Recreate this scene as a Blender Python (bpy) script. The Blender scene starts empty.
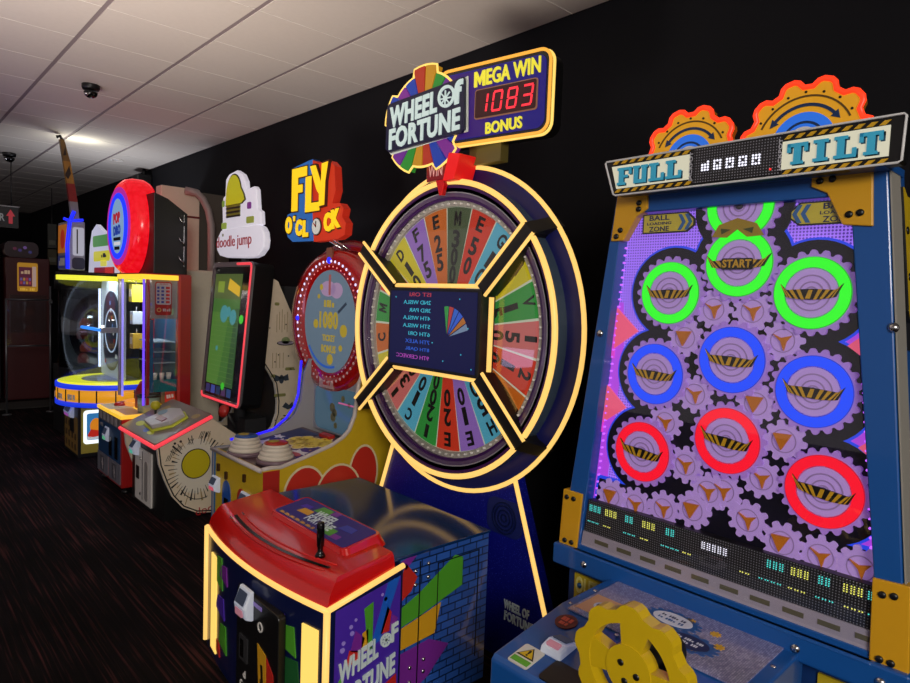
import bpy, bmesh, math, random
from mathutils import Vector, Matrix
SC = bpy.context.scene
COL = SC.collection
R = math.radians
random.seed(7)

# ------------------------------------------------------------------ materials
def lin(c):
    if isinstance(c, str):
        c = [int(c[i:i+2], 16) / 255 for i in (0, 2, 4)]
        c = [x / 12.92 if x <= .04045 else ((x + .055) / 1.055) ** 2.4 for x in c]
    return (c[0], c[1], c[2], 1)
MATS = {}
def mat(name, col, rough=.45, metal=0, emit=None, s=0, coat=0, noise=0, spec=.5):
    if name in MATS: return MATS[name]
    m = bpy.data.materials.new(name); m.use_nodes = True
    nt = m.node_tree; b = nt.nodes['Principled BSDF']
    c = lin(col)
    b.inputs['Base Color'].default_value = c
    b.inputs['Roughness'].default_value = rough
    b.inputs['Metallic'].default_value = metal
    b.inputs['Specular IOR Level'].default_value = spec
    b.inputs['Coat Weight'].default_value = coat
    b.inputs['Coat Roughness'].default_value = .06
    if noise:
        t = nt.nodes.new('ShaderNodeTexNoise'); t.inputs['Scale'].default_value = 35
        tc = nt.nodes.new('ShaderNodeTexCoord'); nt.links.new(tc.outputs['Object'], t.inputs['Vector'])
        mx = nt.nodes.new('ShaderNodeMix'); mx.data_type = 'RGBA'
        mx.inputs[6].default_value = tuple(x * (1 - noise) for x in c[:3]) + (1,)
        mx.inputs[7].default_value = tuple(min(1, x * (1 + noise)) for x in c[:3]) + (1,)
        nt.links.new(t.outputs['Fac'], mx.inputs[0]); nt.links.new(mx.outputs[2], b.inputs['Base Color'])
    if s:
        b.inputs['Emission Color'].default_value = lin(emit or col)
        b.inputs['Emission Strength'].default_value = s
    MATS[name] = m
    return m
def lit(name, col, s=1.0, base=None):            # emissive: LED, backlit sign, screen, or a surface with light painted in
    c = lin(col)
    return mat(name, base or tuple(x * .35 for x in c[:3]), .4, 0, col, s)
def glassmat(name, tint='ffffff', gloss=.07, rough=.02):
    if name in MATS: return MATS[name]
    m = bpy.data.materials.new(name); m.use_nodes = True
    nt = m.node_tree; nt.nodes.clear()
    o = nt.nodes.new('ShaderNodeOutputMaterial'); t = nt.nodes.new('ShaderNodeBsdfTransparent')
    g = nt.nodes.new('ShaderNodeBsdfGlossy'); x = nt.nodes.new('ShaderNodeMixShader')
    t.inputs[0].default_value = lin(tint); g.inputs['Roughness'].default_value = rough
    x.inputs[0].default_value = gloss
    nt.links.new(t.outputs[0], x.inputs[1]); nt.links.new(g.outputs[0], x.inputs[2]); nt.links.new(x.outputs[0], o.inputs[0])
    MATS[name] = m
    return m

# ------------------------------------------------------------------ frames and mesh builder
class Fr:
    def __init__(s, o, u, v):
        s.o = Vector(o); s.u = Vector(u).normalized(); s.v = Vector(v).normalized(); s.n = s.u.cross(s.v)
    def p(s, a, b, t=0): return s.o + s.u * a + s.v * b + s.n * t
def FRONT(x, y=0, z=0): return Fr((x, y, z), (0, -1, 0), (0, 0, 1))      # faces the aisle
def RIGHT(y, x=0, z=0): return Fr((x, y, z), (1, 0, 0), (0, 0, 1))       # right hand side of a machine
def TOPF(z, x=0, y=0): return Fr((x, y, z), (0, -1, 0), (1, 0, 0))       # lies flat, read from the aisle
def yz(pts): return [(-a, b) for a, b in pts]

def arc(cx, cy, rx, ry, a0, a1, n):
    return [(cx + rx * math.cos(R(a0 + (a1 - a0) * i / n)), cy + ry * math.sin(R(a0 + (a1 - a0) * i / n))) for i in range(n + 1)]
def ell(cx, cy, rx, ry=None, n=32): return arc(cx, cy, rx, ry or rx, 0, 360, n)[:-1]
def rrect(x0, y0, x1, y1, r, n=5):
    return (arc(x1 - r, y1 - r, r, r, 0, 90, n) + arc(x0 + r, y1 - r, r, r, 90, 180, n)
            + arc(x0 + r, y0 + r, r, r, 180, 270, n) + arc(x1 - r, y0 + r, r, r, 270, 360, n))
def rect(x0, y0, x1, y1): return [(x0, y0), (x1, y0), (x1, y1), (x0, y1)]
def gear(cx, cy, ro, ri, teeth, rot=0):
    out = []
    st = 360 / teeth
    for k in range(teeth):
        for f, r_ in ((-.36, ri), (-.22, ro * .97), (-.1, ro), (.1, ro), (.22, ro * .97), (.36, ri)):
            a = R(rot + st * (k + f)); out.append((cx + r_ * math.cos(a), cy + r_ * math.sin(a)))
    return out

_TX = {}
def text_geo(s, bold):
    k = (s, bold)
    if k in _TX: return _TX[k]
    if s == 'M':                                   # wide capital with clear diagonals
        p = [(0, 0), (0, 1), (.24, 1), (.5, .5), (.76, 1), (1, 1), (1, 0), (.76, 0), (.76, .58), (.5, .1), (.24, .58), (.24, 0)]
        n = len(p); _TX[k] = ([(x, y, z) for z in (-.5, .5) for x, y in p], [tuple(range(n)), tuple(range(n, 2*n))] + [(i, (i+1) % n, n + (i+1) % n, n + i) for i in range(n)])
        return _TX[k]
    cu = bpy.data.curves.new('lettering', 'FONT'); cu.body = s; cu.size = 1; cu.resolution_u = 3
    cu.offset = bold; cu.extrude = .5; cu.align_x = 'CENTER'; cu.space_line = .8; cu.space_character = 1.0 + max(0, bold - .01) * 3
    o = bpy.data.objects.new('lettering', cu); COL.objects.link(o)
    me = bpy.data.meshes.new_from_object(o.evaluated_get(bpy.context.evaluated_depsgraph_get()))
    v = [tuple(x.co) for x in me.vertices]; f = [tuple(p.vertices) for p in me.polygons]
    bpy.data.objects.remove(o); bpy.data.curves.remove(cu); bpy.data.meshes.remove(me)
    _TX[k] = (v, f)
    return _TX[k]

class MB:
    def __init__(s): s.v = []; s.f = []; s.m = []; s.sm = []; s.mats = []
    def mi(s, m):
        if m not in s.mats: s.mats.append(m)
        return s.mats.index(m)
    def add(s, vs, fs, m, smooth=False):
        b = len(s.v); s.v += [tuple(x) for x in vs]; i = s.mi(m)
        for f in fs: s.f.append(tuple(b + k for k in f)); s.m.append(i); s.sm.append(smooth)
        return s
    def poly(s, fr, pts, t0, t1, m, side=None):
        n = len(pts)
        a = sum(pts[i][0] * pts[(i + 1) % n][1] - pts[(i + 1) % n][0] * pts[i][1] for i in range(n))
        if a < 0: pts = pts[::-1]
        vs = [fr.p(x, y, t0) for x, y in pts] + [fr.p(x, y, t1) for x, y in pts]
        caps = [tuple(range(n - 1, -1, -1)), tuple(range(n, 2 * n))]
        q = [(i, (i + 1) % n, n + (i + 1) % n, n + i) for i in range(n)]
        if side is None or side is m: s.add(vs, caps + q, m)
        else: s.add(vs, caps, m); s.add(vs, q, side)
        return s
    def band(s, fr, outer, inner, t0, t1, m):        # closed plate with a hole; both outlines have the same count
        n = len(outer)
        vs = [fr.p(x, y, t) for t in (t0, t1) for pl in (outer, inner) for x, y in pl]
        fs = []
        for i in range(n):
            j = (i + 1) % n
            fs += [(2*n+i, 2*n+j, 3*n+j, 3*n+i), (i, n+i, n+j, j), (i, j, 2*n+j, 2*n+i), (n+i, 3*n+i, 3*n+j, n+j)]
        return s.add(vs, fs, m)
    def ring(s, fr, cx, cy, ro, ri, t0, t1, m, n=48, sy=1):
        return s.band(fr, ell(cx, cy, ro, ro * sy, n), ell(cx, cy, ri, ri * sy, n), t0, t1, m)
    def sector(s, fr, cx, cy, r0, r1, a0, a1, t0, t1, m, n=6):
        return s.poly(fr, arc(cx, cy, r1, r1, a0, a1, n) + arc(cx, cy, r0, r0, a1, a0, n), t0, t1, m)
    def box(s, lo, hi, m):
        (a, b, c), (d, e, f) = lo, hi
        vs = [(a,b,c),(d,b,c),(d,e,c),(a,e,c),(a,b,f),(d,b,f),(d,e,f),(a,e,f)]
        return s.add(vs, [(3,2,1,0),(4,5,6,7),(0,1,5,4),(1,2,6,5),(2,3,7,6),(3,0,4,7)], m)
    def prof(s, pts, y0, y1, m, side=None):          # side outline in (x, z) carried across the machine
        return s.poly(RIGHT(0), pts, -y1, -y0, m if side is None else side, m)
    def tube(s, path, r, m, n=8, closed=False):
        P = [Vector(p) for p in path]; k = len(P); vs = []; fs = []
        up = None
        for i in range(k):
            d = (P[(i+1) % k] - P[i-1]) if closed else (P[min(i+1, k-1)] - P[max(i-1, 0)])
            d.normalize()
            if up is None:
                up = Vector((0, 0, 1)) if abs(d.z) < .9 else Vector((0, 1, 0))
            a = (up - d * up.dot(d)).normalized(); b = d.cross(a); up = a
            rr = r[i] if isinstance(r, (list, tuple)) else r
            vs += [P[i] + (a * math.cos(2*math.pi*j/n) + b * math.sin(2*math.pi*j/n)) * rr for j in range(n)]
        for i in range(k if closed else k - 1):
            j2 = (i + 1) % k
            for j in range(n): fs.append((i*n+j, i*n+(j+1) % n, j2*n+(j+1) % n, j2*n+j))
        if not closed: fs += [tuple(range(n-1, -1, -1)), tuple(range((k-1)*n, k*n))]
        return s.add(vs, fs, m, True)
    def lathe(s, o, axis, prof, m, n=32, sm=True):    # prof: (radius, distance along the axis)
        ax = Vector(axis).normalized(); a = ax.orthogonal().normalized(); b = ax.cross(a); o = Vector(o)
        vs = []; fs = []
        for r_, t in prof:
            vs += [o + ax * t + (a * math.cos(2*math.pi*j/n) + b * math.sin(2*math.pi*j/n)) * max(r_, 1e-4) for j in range(n)]
        for i in range(len(prof) - 1):
            for j in range(n): fs.append((i*n+j, i*n+(j+1) % n, (i+1)*n+(j+1) % n, (i+1)*n+j))
        fs += [tuple(range(n-1, -1, -1)), tuple(range((len(prof)-1)*n, len(prof)*n))]
        return s.add(vs, fs, m, sm)
    def text(s, fr, body, cu, cv, w, h, m, t0=.001, t1=.003, bold=.02, rot=0, wave=None):
        v, f = text_geo(body, bold)
        xs = [p[0] for p in v]; ys = [p[1] for p in v]
        x0, x1, y0, y1 = min(xs), max(xs), min(ys), max(ys)
        c, q = math.cos(R(rot)), math.sin(R(rot)); out = []
        for x, y, z in v:
            a = ((x - x0) / max(x1 - x0, 1e-6) - .5) * w; b = ((y - y0) / max(y1 - y0, 1e-6) - .5) * h
            if wave: b += wave * a
            out.append(fr.p(cu + a*c - b*q, cv + a*q + b*c, t0 if z < 0 else t1))
        return s.add(out, f, m)
    def scrib(s, fr, seed, cu, cv, w, h, m, t0=.001, t1=.003, bold=0, rot=0, wave=None):
        """small print too small to read in the photo: a row of uneven upright dashes"""
        n = max(3, int(w / (h * .62))); c, q = math.cos(R(rot)), math.sin(R(rot)); p = w / n
        for i in range(n):
            a0 = -w/2 + p*i; k = (i * 7 + seed * 3) % 5
            if k == 4 and n > 5: continue
            bb, tt = (-h/2, h/2) if k != 2 else (-h/2, h*.15)
            A = [(a0, bb), (a0 + p*(.55 + .08*k), bb), (a0 + p*(.55 + .08*k), tt), (a0, tt)]
            s.poly(fr, [(cu + x*c - y*q, cv + x*q + y*c) for x, y in A], t0, t1, m)
        return s
    def build(s, name, parent=None, bevel=0, label=None):
        me = bpy.data.meshes.new(name); me.from_pydata(s.v, [], s.f)
        for m in s.mats: me.materials.append(m)
        me.polygons.foreach_set('material_index', s.m); me.polygons.foreach_set('use_smooth', s.sm)
        bm = bmesh.new(); bm.from_mesh(me); bmesh.ops.recalc_face_normals(bm, faces=bm.faces); bm.to_mesh(me); bm.free()
        me.update()
        o = bpy.data.objects.new(name, me); COL.objects.link(o)
        if parent is not None:
            o.parent = parent
            if parent.type == 'EMPTY': o.matrix_parent_inverse = parent.matrix_basis.inverted()
        if bevel:
            b = o.modifiers.new('soft edges', 'BEVEL'); b.width = bevel; b.segments = 2; b.limit_method = 'ANGLE'; b.angle_limit = R(40)
            b.use_clamp_overlap = True
        if label: o['label'] = label
        return o
def thing(name, label, cat, loc, group=None):
    o = bpy.data.objects.new(name, None); COL.objects.link(o)
    o.location = loc; o.empty_display_size = .1
    o['label'] = label; o['category'] = cat
    if group: o['group'] = group
    return o
def tag(o, label, cat, group=None):
    o['label'] = label; o['category'] = cat
    if group: o['group'] = group
    return o
def struct(o): o['kind'] = 'structure'; return o

# ------------------------------------------------------------------ shared materials
LED = lit('warm yellow light strip', 'ffcb6e', 1.0)
LEDW = lit('warm white light strip', 'ffd46a', 1.0)
BLACK = mat('black plastic', '0a0a0b', .4)
BLACKG = mat('black gloss', '060607', .15)
DGREY = mat('dark grey plastic', '2a2a2c', .5)
CHROME = mat('chrome', 'c8c8c8', .2, 1)
WHITE = mat('white plastic', 'd8d6d0', .4)
CREAM = mat('cream laminate', 'd9cfae', .45)
READER = mat('pale reader plastic', 'cfd6d8', .35, 0, 'b8c8ff', .12)
SCREEN_DARK = lit('dark reader screen', '30384a', .5)
GLASS = glassmat('clear glass')

def dots2d(nt, scale):
    """regular dot grid across the machine front: distance to the nearest grid point in the (y, z) plane"""
    tc_ = nt.nodes.new('ShaderNodeTexCoord'); sp_ = nt.nodes.new('ShaderNodeSeparateXYZ'); cb_ = nt.nodes.new('ShaderNodeCombineXYZ'); vo_ = nt.nodes.new('ShaderNodeTexVoronoi')
    vo_.voronoi_dimensions = '2D'; vo_.inputs['Scale'].default_value = scale; vo_.inputs['Randomness'].default_value = 0
    nt.links.new(tc_.outputs['Object'], sp_.inputs[0]); nt.links.new(sp_.outputs[1], cb_.inputs[0]); nt.links.new(sp_.outputs[2], cb_.inputs[1]); nt.links.new(cb_.outputs[0], vo_.inputs['Vector'])
    return vo_
def card_reader(fr, cu, cv, w, h, parent, dep=.05, tint=None):
    """swipe reader: wedge shaped pale housing with a sloping dark screen on its upper half"""
    b = MB(); w *= .82; h *= .9; dep *= .8
    y0_, y1_, y2_ = cv - h*.5, cv - h*.05, cv + h*.5
    prof = [(y0_, .25*dep), (y0_ + .08*h, .8*dep), (y1_, dep), (y2_, .35*dep)]
    vs = []
    for s_, k in ((-.5, .86), (-.42, 1), (.42, 1), (.5, .86)):
        vs += [fr.p(cu + w*s_, v, d*k) for v, d in prof] + [fr.p(cu + w*s_, y2_, 0), fr.p(cu + w*s_, y0_, 0)]
    fs = [tuple(range(6)), tuple(range(18, 24))]
    for i in range(3):
        for j in range(6): fs.append((i*6 + j, i*6 + (j+1) % 6, (i+1)*6 + (j+1) % 6, (i+1)*6 + j))
    b.add(vs, fs, READER); r_ = b.build('card_reader', parent, .004)
    f2 = Fr(fr.p(cu, y1_, dep + .0015), fr.u, (fr.p(0, y2_, .35*dep) - fr.p(0, y1_, dep)))
    L = ((y2_ - y1_)**2 + (.65*dep)**2) ** .5
    c = MB(); c.poly(f2, rrect(-w*.34, L*.14, w*.34, L*.86, w*.05), 0, .003, SCREEN_DARK); c.build('reader_screen', r_)
    d = MB(); d.poly(Fr(fr.p(cu, 0, dep*.9), fr.u, fr.v), rrect(-w*.30, y0_ + h*.14, w*.30, y1_ - h*.08, w*.04), -.004, .005, lit('reader glow ' + (tint or ''), tint or 'd08a9a', .4)); d.build('reader_light', r_)
    return r_
# ================================================================== camera
cam = bpy.data.cameras.new('camera'); co = bpy.data.objects.new('camera', cam); COL.objects.link(co)
YAW, PITCH, ROLL = R(42.76369), R(-3.76109), R(2.15790)
fw = Vector((math.sin(YAW)*math.cos(PITCH), math.cos(YAW)*math.cos(PITCH), math.sin(PITCH)))
r0 = Vector((math.cos(YAW), -math.sin(YAW), 0)); u0 = r0.cross(fw)
rt = r0*math.cos(ROLL) + u0*math.sin(ROLL); up = u0*math.cos(ROLL) - r0*math.sin(ROLL)
co.matrix_world = Matrix(((rt.x, up.x, -fw.x, 0), (rt.y, up.y, -fw.y, 0), (rt.z, up.z, -fw.z, 1.65), (0, 0, 0, 1)))
cam.sensor_width = 36; cam.lens = 36 * 645.885 / 910; cam.clip_start = .02
SC.camera = co

# ================================================================== the hall
ZC, XW = 3.165, 2.79
# floor: dark carpet planks with thin plum and rust streaks running along the aisle
mf = bpy.data.materials.new('streaked dark carpet'); mf.use_nodes = True
nt = mf.node_tree; bs = nt.nodes['Principled BSDF']; bs.inputs['Roughness'].default_value = .95; bs.inputs['Specular IOR Level'].default_value = .1
tc = nt.nodes.new('ShaderNodeTexCoord')
def streak(sx, sy, rot, det):
    mp = nt.nodes.new('ShaderNodeMapping'); mp.inputs['Scale'].default_value = (sx, sy, 1); mp.inputs['Rotation'].default_value = (0, 0, rot)
    nz = nt.nodes.new('ShaderNodeTexNoise'); nz.inputs['Scale'].default_value = 1; nz.inputs['Detail'].default_value = det
    nt.links.new(tc.outputs['Object'], mp.inputs[0]); nt.links.new(mp.outputs[0], nz.inputs['Vector'])
    return nz
n1 = streak(75, 1.6, 0, 3); n2 = streak(2.2, 2.2, 0, 1); n3 = streak(400, 400, 0, 0)
bk = nt.nodes.new('ShaderNodeTexBrick'); bk.offset = .5
bk.inputs['Scale'].default_value = 1; bk.inputs['Brick Width'].default_value = 1.0; bk.inputs['Row Height'].default_value = .25
bk.inputs['Mortar Size'].default_value = 0.0; bk.inputs['Color1'].default_value = (.62, .62, .62, 1); bk.inputs['Color2'].default_value = (1, 1, 1, 1)
mpb = nt.nodes.new('ShaderNodeMapping'); mpb.inputs['Rotation'].default_value = (0, 0, R(90))
nt.links.new(tc.outputs['Object'], mpb.inputs[0]); nt.links.new(mpb.outputs[0], bk.inputs['Vector'])
cr = nt.nodes.new('ShaderNodeValToRGB'); e = cr.color_ramp.elements
e[0].position = .40; e[0].color = (.009, .006, .007, 1); e[1].position = .72; e[1].color = (.15, .045, .045, 1)
k = e.new(.54); k.color = (.017, .010, .011, 1)
nt.links.new(n1.outputs['Fac'], cr.inputs[0])
def mul(a, b):
    m = nt.nodes.new('ShaderNodeMix'); m.data_type = 'RGBA'; m.blend_type = 'MULTIPLY'; m.inputs[0].default_value = 1
    nt.links.new(a, m.inputs[6]); nt.links.new(b, m.inputs[7]); return m.outputs[2]
nt.links.new(mul(mul(cr.outputs[0], bk.outputs['Color']), n2.outputs['Fac']), bs.inputs['Base Color'])
b = MB(); b.box((-5, -4, -.1), (XW, 17, 0), mf); struct(b.build('floor'))
# walls
wallm = mat('matt black paint', '0b0b10', .8, noise=.1, spec=.2)
b = MB(); b.box((XW, -4, 0), (XW + .15, 17, 3.4), wallm); struct(b.build('wall_right'))
b = MB(); b.box((-5, 17, 0), (XW + .15, 17.15, 3.4), wallm); struct(b.build('wall_back'))
b = MB(); b.box((XW - .015, -4, 0), (XW, 17, .1), mat('black skirting', '0c0c0e', .5)); struct(b.build('baseboard_right'))
# suspended ceiling: square mineral tiles hanging in a grid
tile = mat('mineral ceiling tile', 'cdc4bb', .9, noise=.035, spec=.2)
grid = mat('ceiling grid shadow gap', '86797a', .8)
rail = mat('ceiling grid rail', 'e6e0d8', .6)
b = MB(); b.box((-5, -4, ZC + .005), (XW, 17, ZC + .1), grid)
gx0, gy0, ts, ty = 2.198, 2.799, .5925, .6052
for i in range(-12, 2):
    for j in range(-11, 24):
        xa, xb = gx0 + (i - 1) * ts + .014, gx0 + i * ts - .014
        ya, yb = gy0 + j * ty + .004, gy0 + (j + 1) * ty - .004
        xb = min(xb, XW)
        if xb - xa < .05 or yb > 17: continue
        b.box((xa, ya, ZC), (xb, yb, ZC + .006), tile)
        b.box((xa, ya - .0075, ZC - .0015), (xb, ya - .0025, ZC + .006), rail)
struct(b.build('ceiling'))

def dome_camera(x, y, r, label):
    t = thing('ceiling_camera', label, 'security camera', (x, y, ZC), 'ceiling dome cameras')
    b = MB(); b.lathe((x, y, ZC + .016), (0, 0, -1), [(r*.95, 0), (r, .01), (r, .04), (r*.88, .055)], BLACK, 28); b.build('housing', t)
    b = MB(); b.lathe((x, y, ZC - .055), (0, 0, -1), [(r*.78, 0)] + [(r*.78*math.cos(R(a)), r*.72*math.sin(R(a))) for a in range(10, 90, 12)] + [(.002, r*.72)], BLACKG, 28); b.build('lens_dome', t)
    b = MB(); b.lathe((x - r*.45, y - r*.3, ZC - .07), (-.6, -.5, -.6), [(r*.2, 0), (r*.2, r*.35), (.001, r*.36)], CHROME, 16); b.build('lens', t)
dome_camera(1.32, 5.60, .062, 'black dome camera on the ceiling nearer to the viewer')
dome_camera(1.33, 9.28, .07, 'black dome camera on the ceiling far down the aisle')
t = thing('ceiling_downlight', 'small round recessed downlight in the ceiling above the red disc sign', 'ceiling light', (2.3, 8.6, ZC))
b = MB(); b.ring(Fr((2.3, 8.6, ZC), (1, 0, 0), (0, -1, 0)), 0, 0, .075, .05, 0, .008, rail, 28); b.build('rim', t)
b = MB(); b.lathe((2.3, 8.6, ZC + .004), (0, 0, -1), [(.05, 0), (.03, .006), (.001, .007)], mat('frosted lamp glass', 'cfcfd6', .4), 20); b.build('lamp', t)
t = thing('ceiling_speaker', 'black bracket speaker tucked where the ceiling meets the wall', 'speaker', (2.7, 8.9, 3.0))
b = MB(); b.box((2.60, 8.82, 2.93), (2.79, 9.06, 3.08), BLACK); b.build('body', t, .02)
b = MB(); b.tube([(2.72, 8.94, 3.07), (2.72, 8.94, ZC)], .02, BLACK); b.build('bracket', t)
# wall socket and its cable between the wheel machine and the gear machine
t = thing('wall_socket', 'small white socket on the black wall right of the prize wheel', 'socket', (XW, 2.236, .66))
b = MB(); b.box((XW - .03, 2.20, .65), (XW, 2.27, .71), WHITE); b.build('plate', t, .004)
b = MB(); b.tube([(XW - .035, 2.22, .68), (XW - .05, 2.19, .66), (XW - .03, 2.15, .5), (XW - .03, 2.09, .25), (XW - .05, 2.05, .02)], .006, mat('grey cable', '77787a', .5))
tag(b.build('power_cable'), 'thin grey power cable running down the black wall from the socket', 'cable')
# hanging sign far away
t = thing('hanging_sign', 'black hanging sign with white letter and red arrow far down the aisle', 'sign', (1.2, 9.5, 2.3))
fr = FRONT(0); fr = Fr((1.08, 9.5, 2.44), (1, 0, 0), (0, 0, 1))
b = MB(); b.poly(fr, rrect(-.35, -.13, .37, .12, .01), -.03, 0, BLACK); b.build('panel', t)
b = MB(); b.poly(fr, rect(-.36, .12, .38, .132), -.04, .008, mat('grey metal', '8a8a8c', .4, .6)); b.build('top_rail', t)
b = MB(); b.text(fr, 'R', .205, -.01, .05, .09, lit('sign white', 'a8a8ac', .2)); b.build('lettering', t)
b = MB(); b.poly(fr, [(.27, -.08), (.31, -.08), (.31, .01), (.335, .01), (.29, .09), (.245, .01), (.27, .01)], .001, .004, lit('sign red', 'b8303c', .45)); b.build('arrow', t)
b = MB()
for a in (-.3, .3): b.tube([fr.p(a, .13, -.015), (fr.p(a, 0, -.015).x, 9.5 + .015, ZC)], .006, BLACK)
b.build('hanger', t)

# ================================================================== light of the hall
w = bpy.data.worlds.new('hall'); SC.world = w; w.use_nodes = True
w.node_tree.nodes['Background'].inputs[0].default_value = (.50, .44, .44, 1)
w.node_tree.nodes['Background'].inputs[1].default_value = .55
def lamp(kind, name, loc, energy, col, size=.2, rot=None, spot=None, sy=None, aim=None, spread=None):
    l = bpy.data.lights.new(name, kind); l.energy = energy; l.color = col
    if kind == 'AREA':
        l.size = size
        if sy: l.shape = 'RECTANGLE'; l.size_y = sy
    else: l.shadow_soft_size = size
    if spread: l.spread = R(spread)
    if spot: l.spot_size = R(spot); l.spot_blend = .6
    o = bpy.data.objects.new(name, l); COL.objects.link(o); o.location = loc
    if rot: o.rotation_euler = [R(a) for a in rot]
    if aim: o.rotation_euler = (Vector(aim) - Vector(loc)).to_track_quat('-Z', 'Y').to_euler()
    return o
SC.view_settings.view_transform = 'Standard'; SC.view_settings.look = 'None'
SC.view_settings.exposure = 0; SC.view_settings.gamma = 1
# ================================================================== prize wheel machine
T = thing('prize_wheel_machine', 'tall arcade machine with round prize wheel in yellow light rings and red lever console', 'arcade machine', (1.7, 2.38, 0))
NAVY = mat('deep navy print', '0a1440', .3, coat=.3); ROYAL = mat('royal blue print', '1b2f9e', .3, coat=.3)
VIOLET = mat('violet print', '4a2aa8', .3, coat=.3); PURP = mat('purple print', '7a2a96', .3, coat=.3)
LIME = mat('lime print', '4fa02c', .3, coat=.3); GOLD = mat('gold print', 'd8a021', .3, coat=.3)
REDP = mat('red print', 'c22a22', .3, coat=.3); AZURE = mat('azure print', '1e5fc8', .3, coat=.3)
STEELW = mat('silver lettering', 'cfe0e0', .35); LILAC = mat('lilac print', '9a86dc', .35)
y0, y1, xf, xb = 1.864, 2.90, 1.172, 1.50
ym = (y0 + y1) / 2
def front_x(y, f=xf, sag=.055): return f - sag * (1 - ((y - ym) / (ym - y0)) ** 2)
NF = 18
def CF(y): return Fr((front_x(y), y, 0), (-.055 * 2 * (y - ym) / (ym - y0) ** 2, -1, 0), (0, 0, 1))
fy = [y1 + (y0 - y1) * i / NF for i in range(NF + 1)]
flat = Fr((0, 0, 0), (1, 0, 0), (0, 1, 0))
# base cabinet with a bowed front; the top rises towards the back
b = MB()
vs = []; 
for z in (0.0, None):
    for y in fy: vs.append((front_x(y), y, .552 if z is None else 0.0))
    vs.append((xb, y0, .634 if z is None else 0)); vs.append((xb, y1, .634 if z is None else 0))
n = NF + 3
b.add(vs, [tuple(range(n)), tuple(range(n, 2*n))] + [(i, (i+1) % n, n+(i+1) % n, n+i) for i in range(n)], NAVY)
fr = RIGHT(y0)
b.poly(fr, [(1.205, .03), (1.49, .03), (1.49, .60), (1.205, .545)], 0, .002, VIOLET)
for pts, m in (([(1.40, .38), (1.485, .60), (1.43, .59), (1.355, .36)], AZURE), ([(1.325, .52), (1.365, .535), (1.365, .36), (1.345, .36)], LIME),
               ([(1.40, .40), (1.43, .50), (1.45, .47), (1.44, .40)], REDP), ([(1.455, .46), (1.48, .44), (1.46, .40), (1.44, .40)], PURP),
               ([(1.27, .38), (1.29, .45), (1.33, .41), (1.315, .36)], PURP), ([(1.315, .36), (1.32, .43), (1.345, .44), (1.345, .36)], GOLD),
               ([(1.25, .33), (1.265, .385), (1.31, .37), (1.30, .33)], REDP), ([(1.21, .27), (1.235, .30), (1.24, .23), (1.21, .22)], LIME),
               ([(1.25, .2), (1.30, .2), (1.27, .06), (1.24, .06)], LIME), ([(1.31, .2), (1.35, .2), (1.35, .05), (1.32, .05)], GOLD),
               ([(1.36, .2), (1.42, .2), (1.43, .07), (1.39, .05)], PURP), ([(1.43, .2), (1.48, .22), (1.485, .12), (1.46, .1)], REDP)):
    b.poly(fr, pts, .002, .0035, m)
for a, c, r_ in ((1.27, .47, .008), (1.275, .445, .009), (1.24, .42, .008), (1.236, .395, .01), (1.42, .53, .008), (1.405, .55, .006), (1.29, .49, .006)):
    b.poly(fr, ell(a, c, r_, n=12), .002, .0035, LILAC)
for k, (y, w_, za, zb, m) in enumerate(((2.68, .05, .36, .50, LIME), (2.62, .05, .40, .48, PURP), (2.66, .06, .24, .33, VIOLET), (2.62, .05, .10, .22, LIME),
                        (2.07, .05, .33, .44, LIME), (2.06, .07, .18, .32, mat('dark green print', '1d5a2c', .4)), (2.12, .04, .40, .47, VIOLET), (2.08, .06, .05, .16, PURP), (2.70, .04, .05, .12, REDP))):
    b.poly(CF(y), [(-w_, za + .02), (w_, za), (w_ * .7, zb), (-w_ * .6, zb - .01)], -.012, .0035, m)
cab = b.build('base_cabinet', T)
b = MB(); b.text(fr, 'WHEEL', 1.305, .335, .17, .078, STEELW, .0035, .009, .03, 0, .28)
b.text(fr, 'FORTUNE', 1.345, .235, .25, .082, STEELW, .0035, .009, .03, 0, .28); b.text(fr, 'F', 1.465, .39, .03, .07, STEELW, .0035, .009, .03, 0, .2)
b.ring(fr, 1.425, .372, .026, .019, .0035, .009, STEELW, 20)
for a in range(4):
    c, s_ = math.cos(R(45*a)), math.sin(R(45*a)); b.poly(fr, [(1.425 - c*.02 - s_*.003, .372 - s_*.02 + c*.003), (1.425 + c*.02 - s_*.003, .372 + s_*.02 + c*.003), (1.425 + c*.02 + s_*.003, .372 + s_*.02 - c*.003), (1.425 - c*.02 + s_*.003, .372 - s_*.02 - c*.003)], .0035, .008, STEELW)
b.build('lettering', cab)
# light strips around the base cabinet
def strip(name, path, r, parent, m=LED): b = MB(); b.tube(path, r, m); return b.build(name, parent)
strip('front_light_strip', [(front_x(y) - .004, y, .559) for y in fy], .0105, T)
strip('side_light_strip', [(xf - .002, y0 - .004, .560), (xb, y0 - .004, .638)], .0105, T)
strip('corner_light_strip', [(xf - .004, y0 - .004, .02), (xf - .004, y0 - .004, .559)], .0125, T)
strip('corner_light_strip', [(xf - .004, y1 + .004, .02), (xf - .004, y1 + .004, .559)], .0125, T)
for yc_ in (1.945, 2.755):
    x = front_x(yc_); b = MB(); fr2 = CF(yc_)
    b.poly(fr2, rect(-.042, .04, .042, .475), -.006, .006, LEDW); lp = b.build('light_panel', T)
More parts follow.
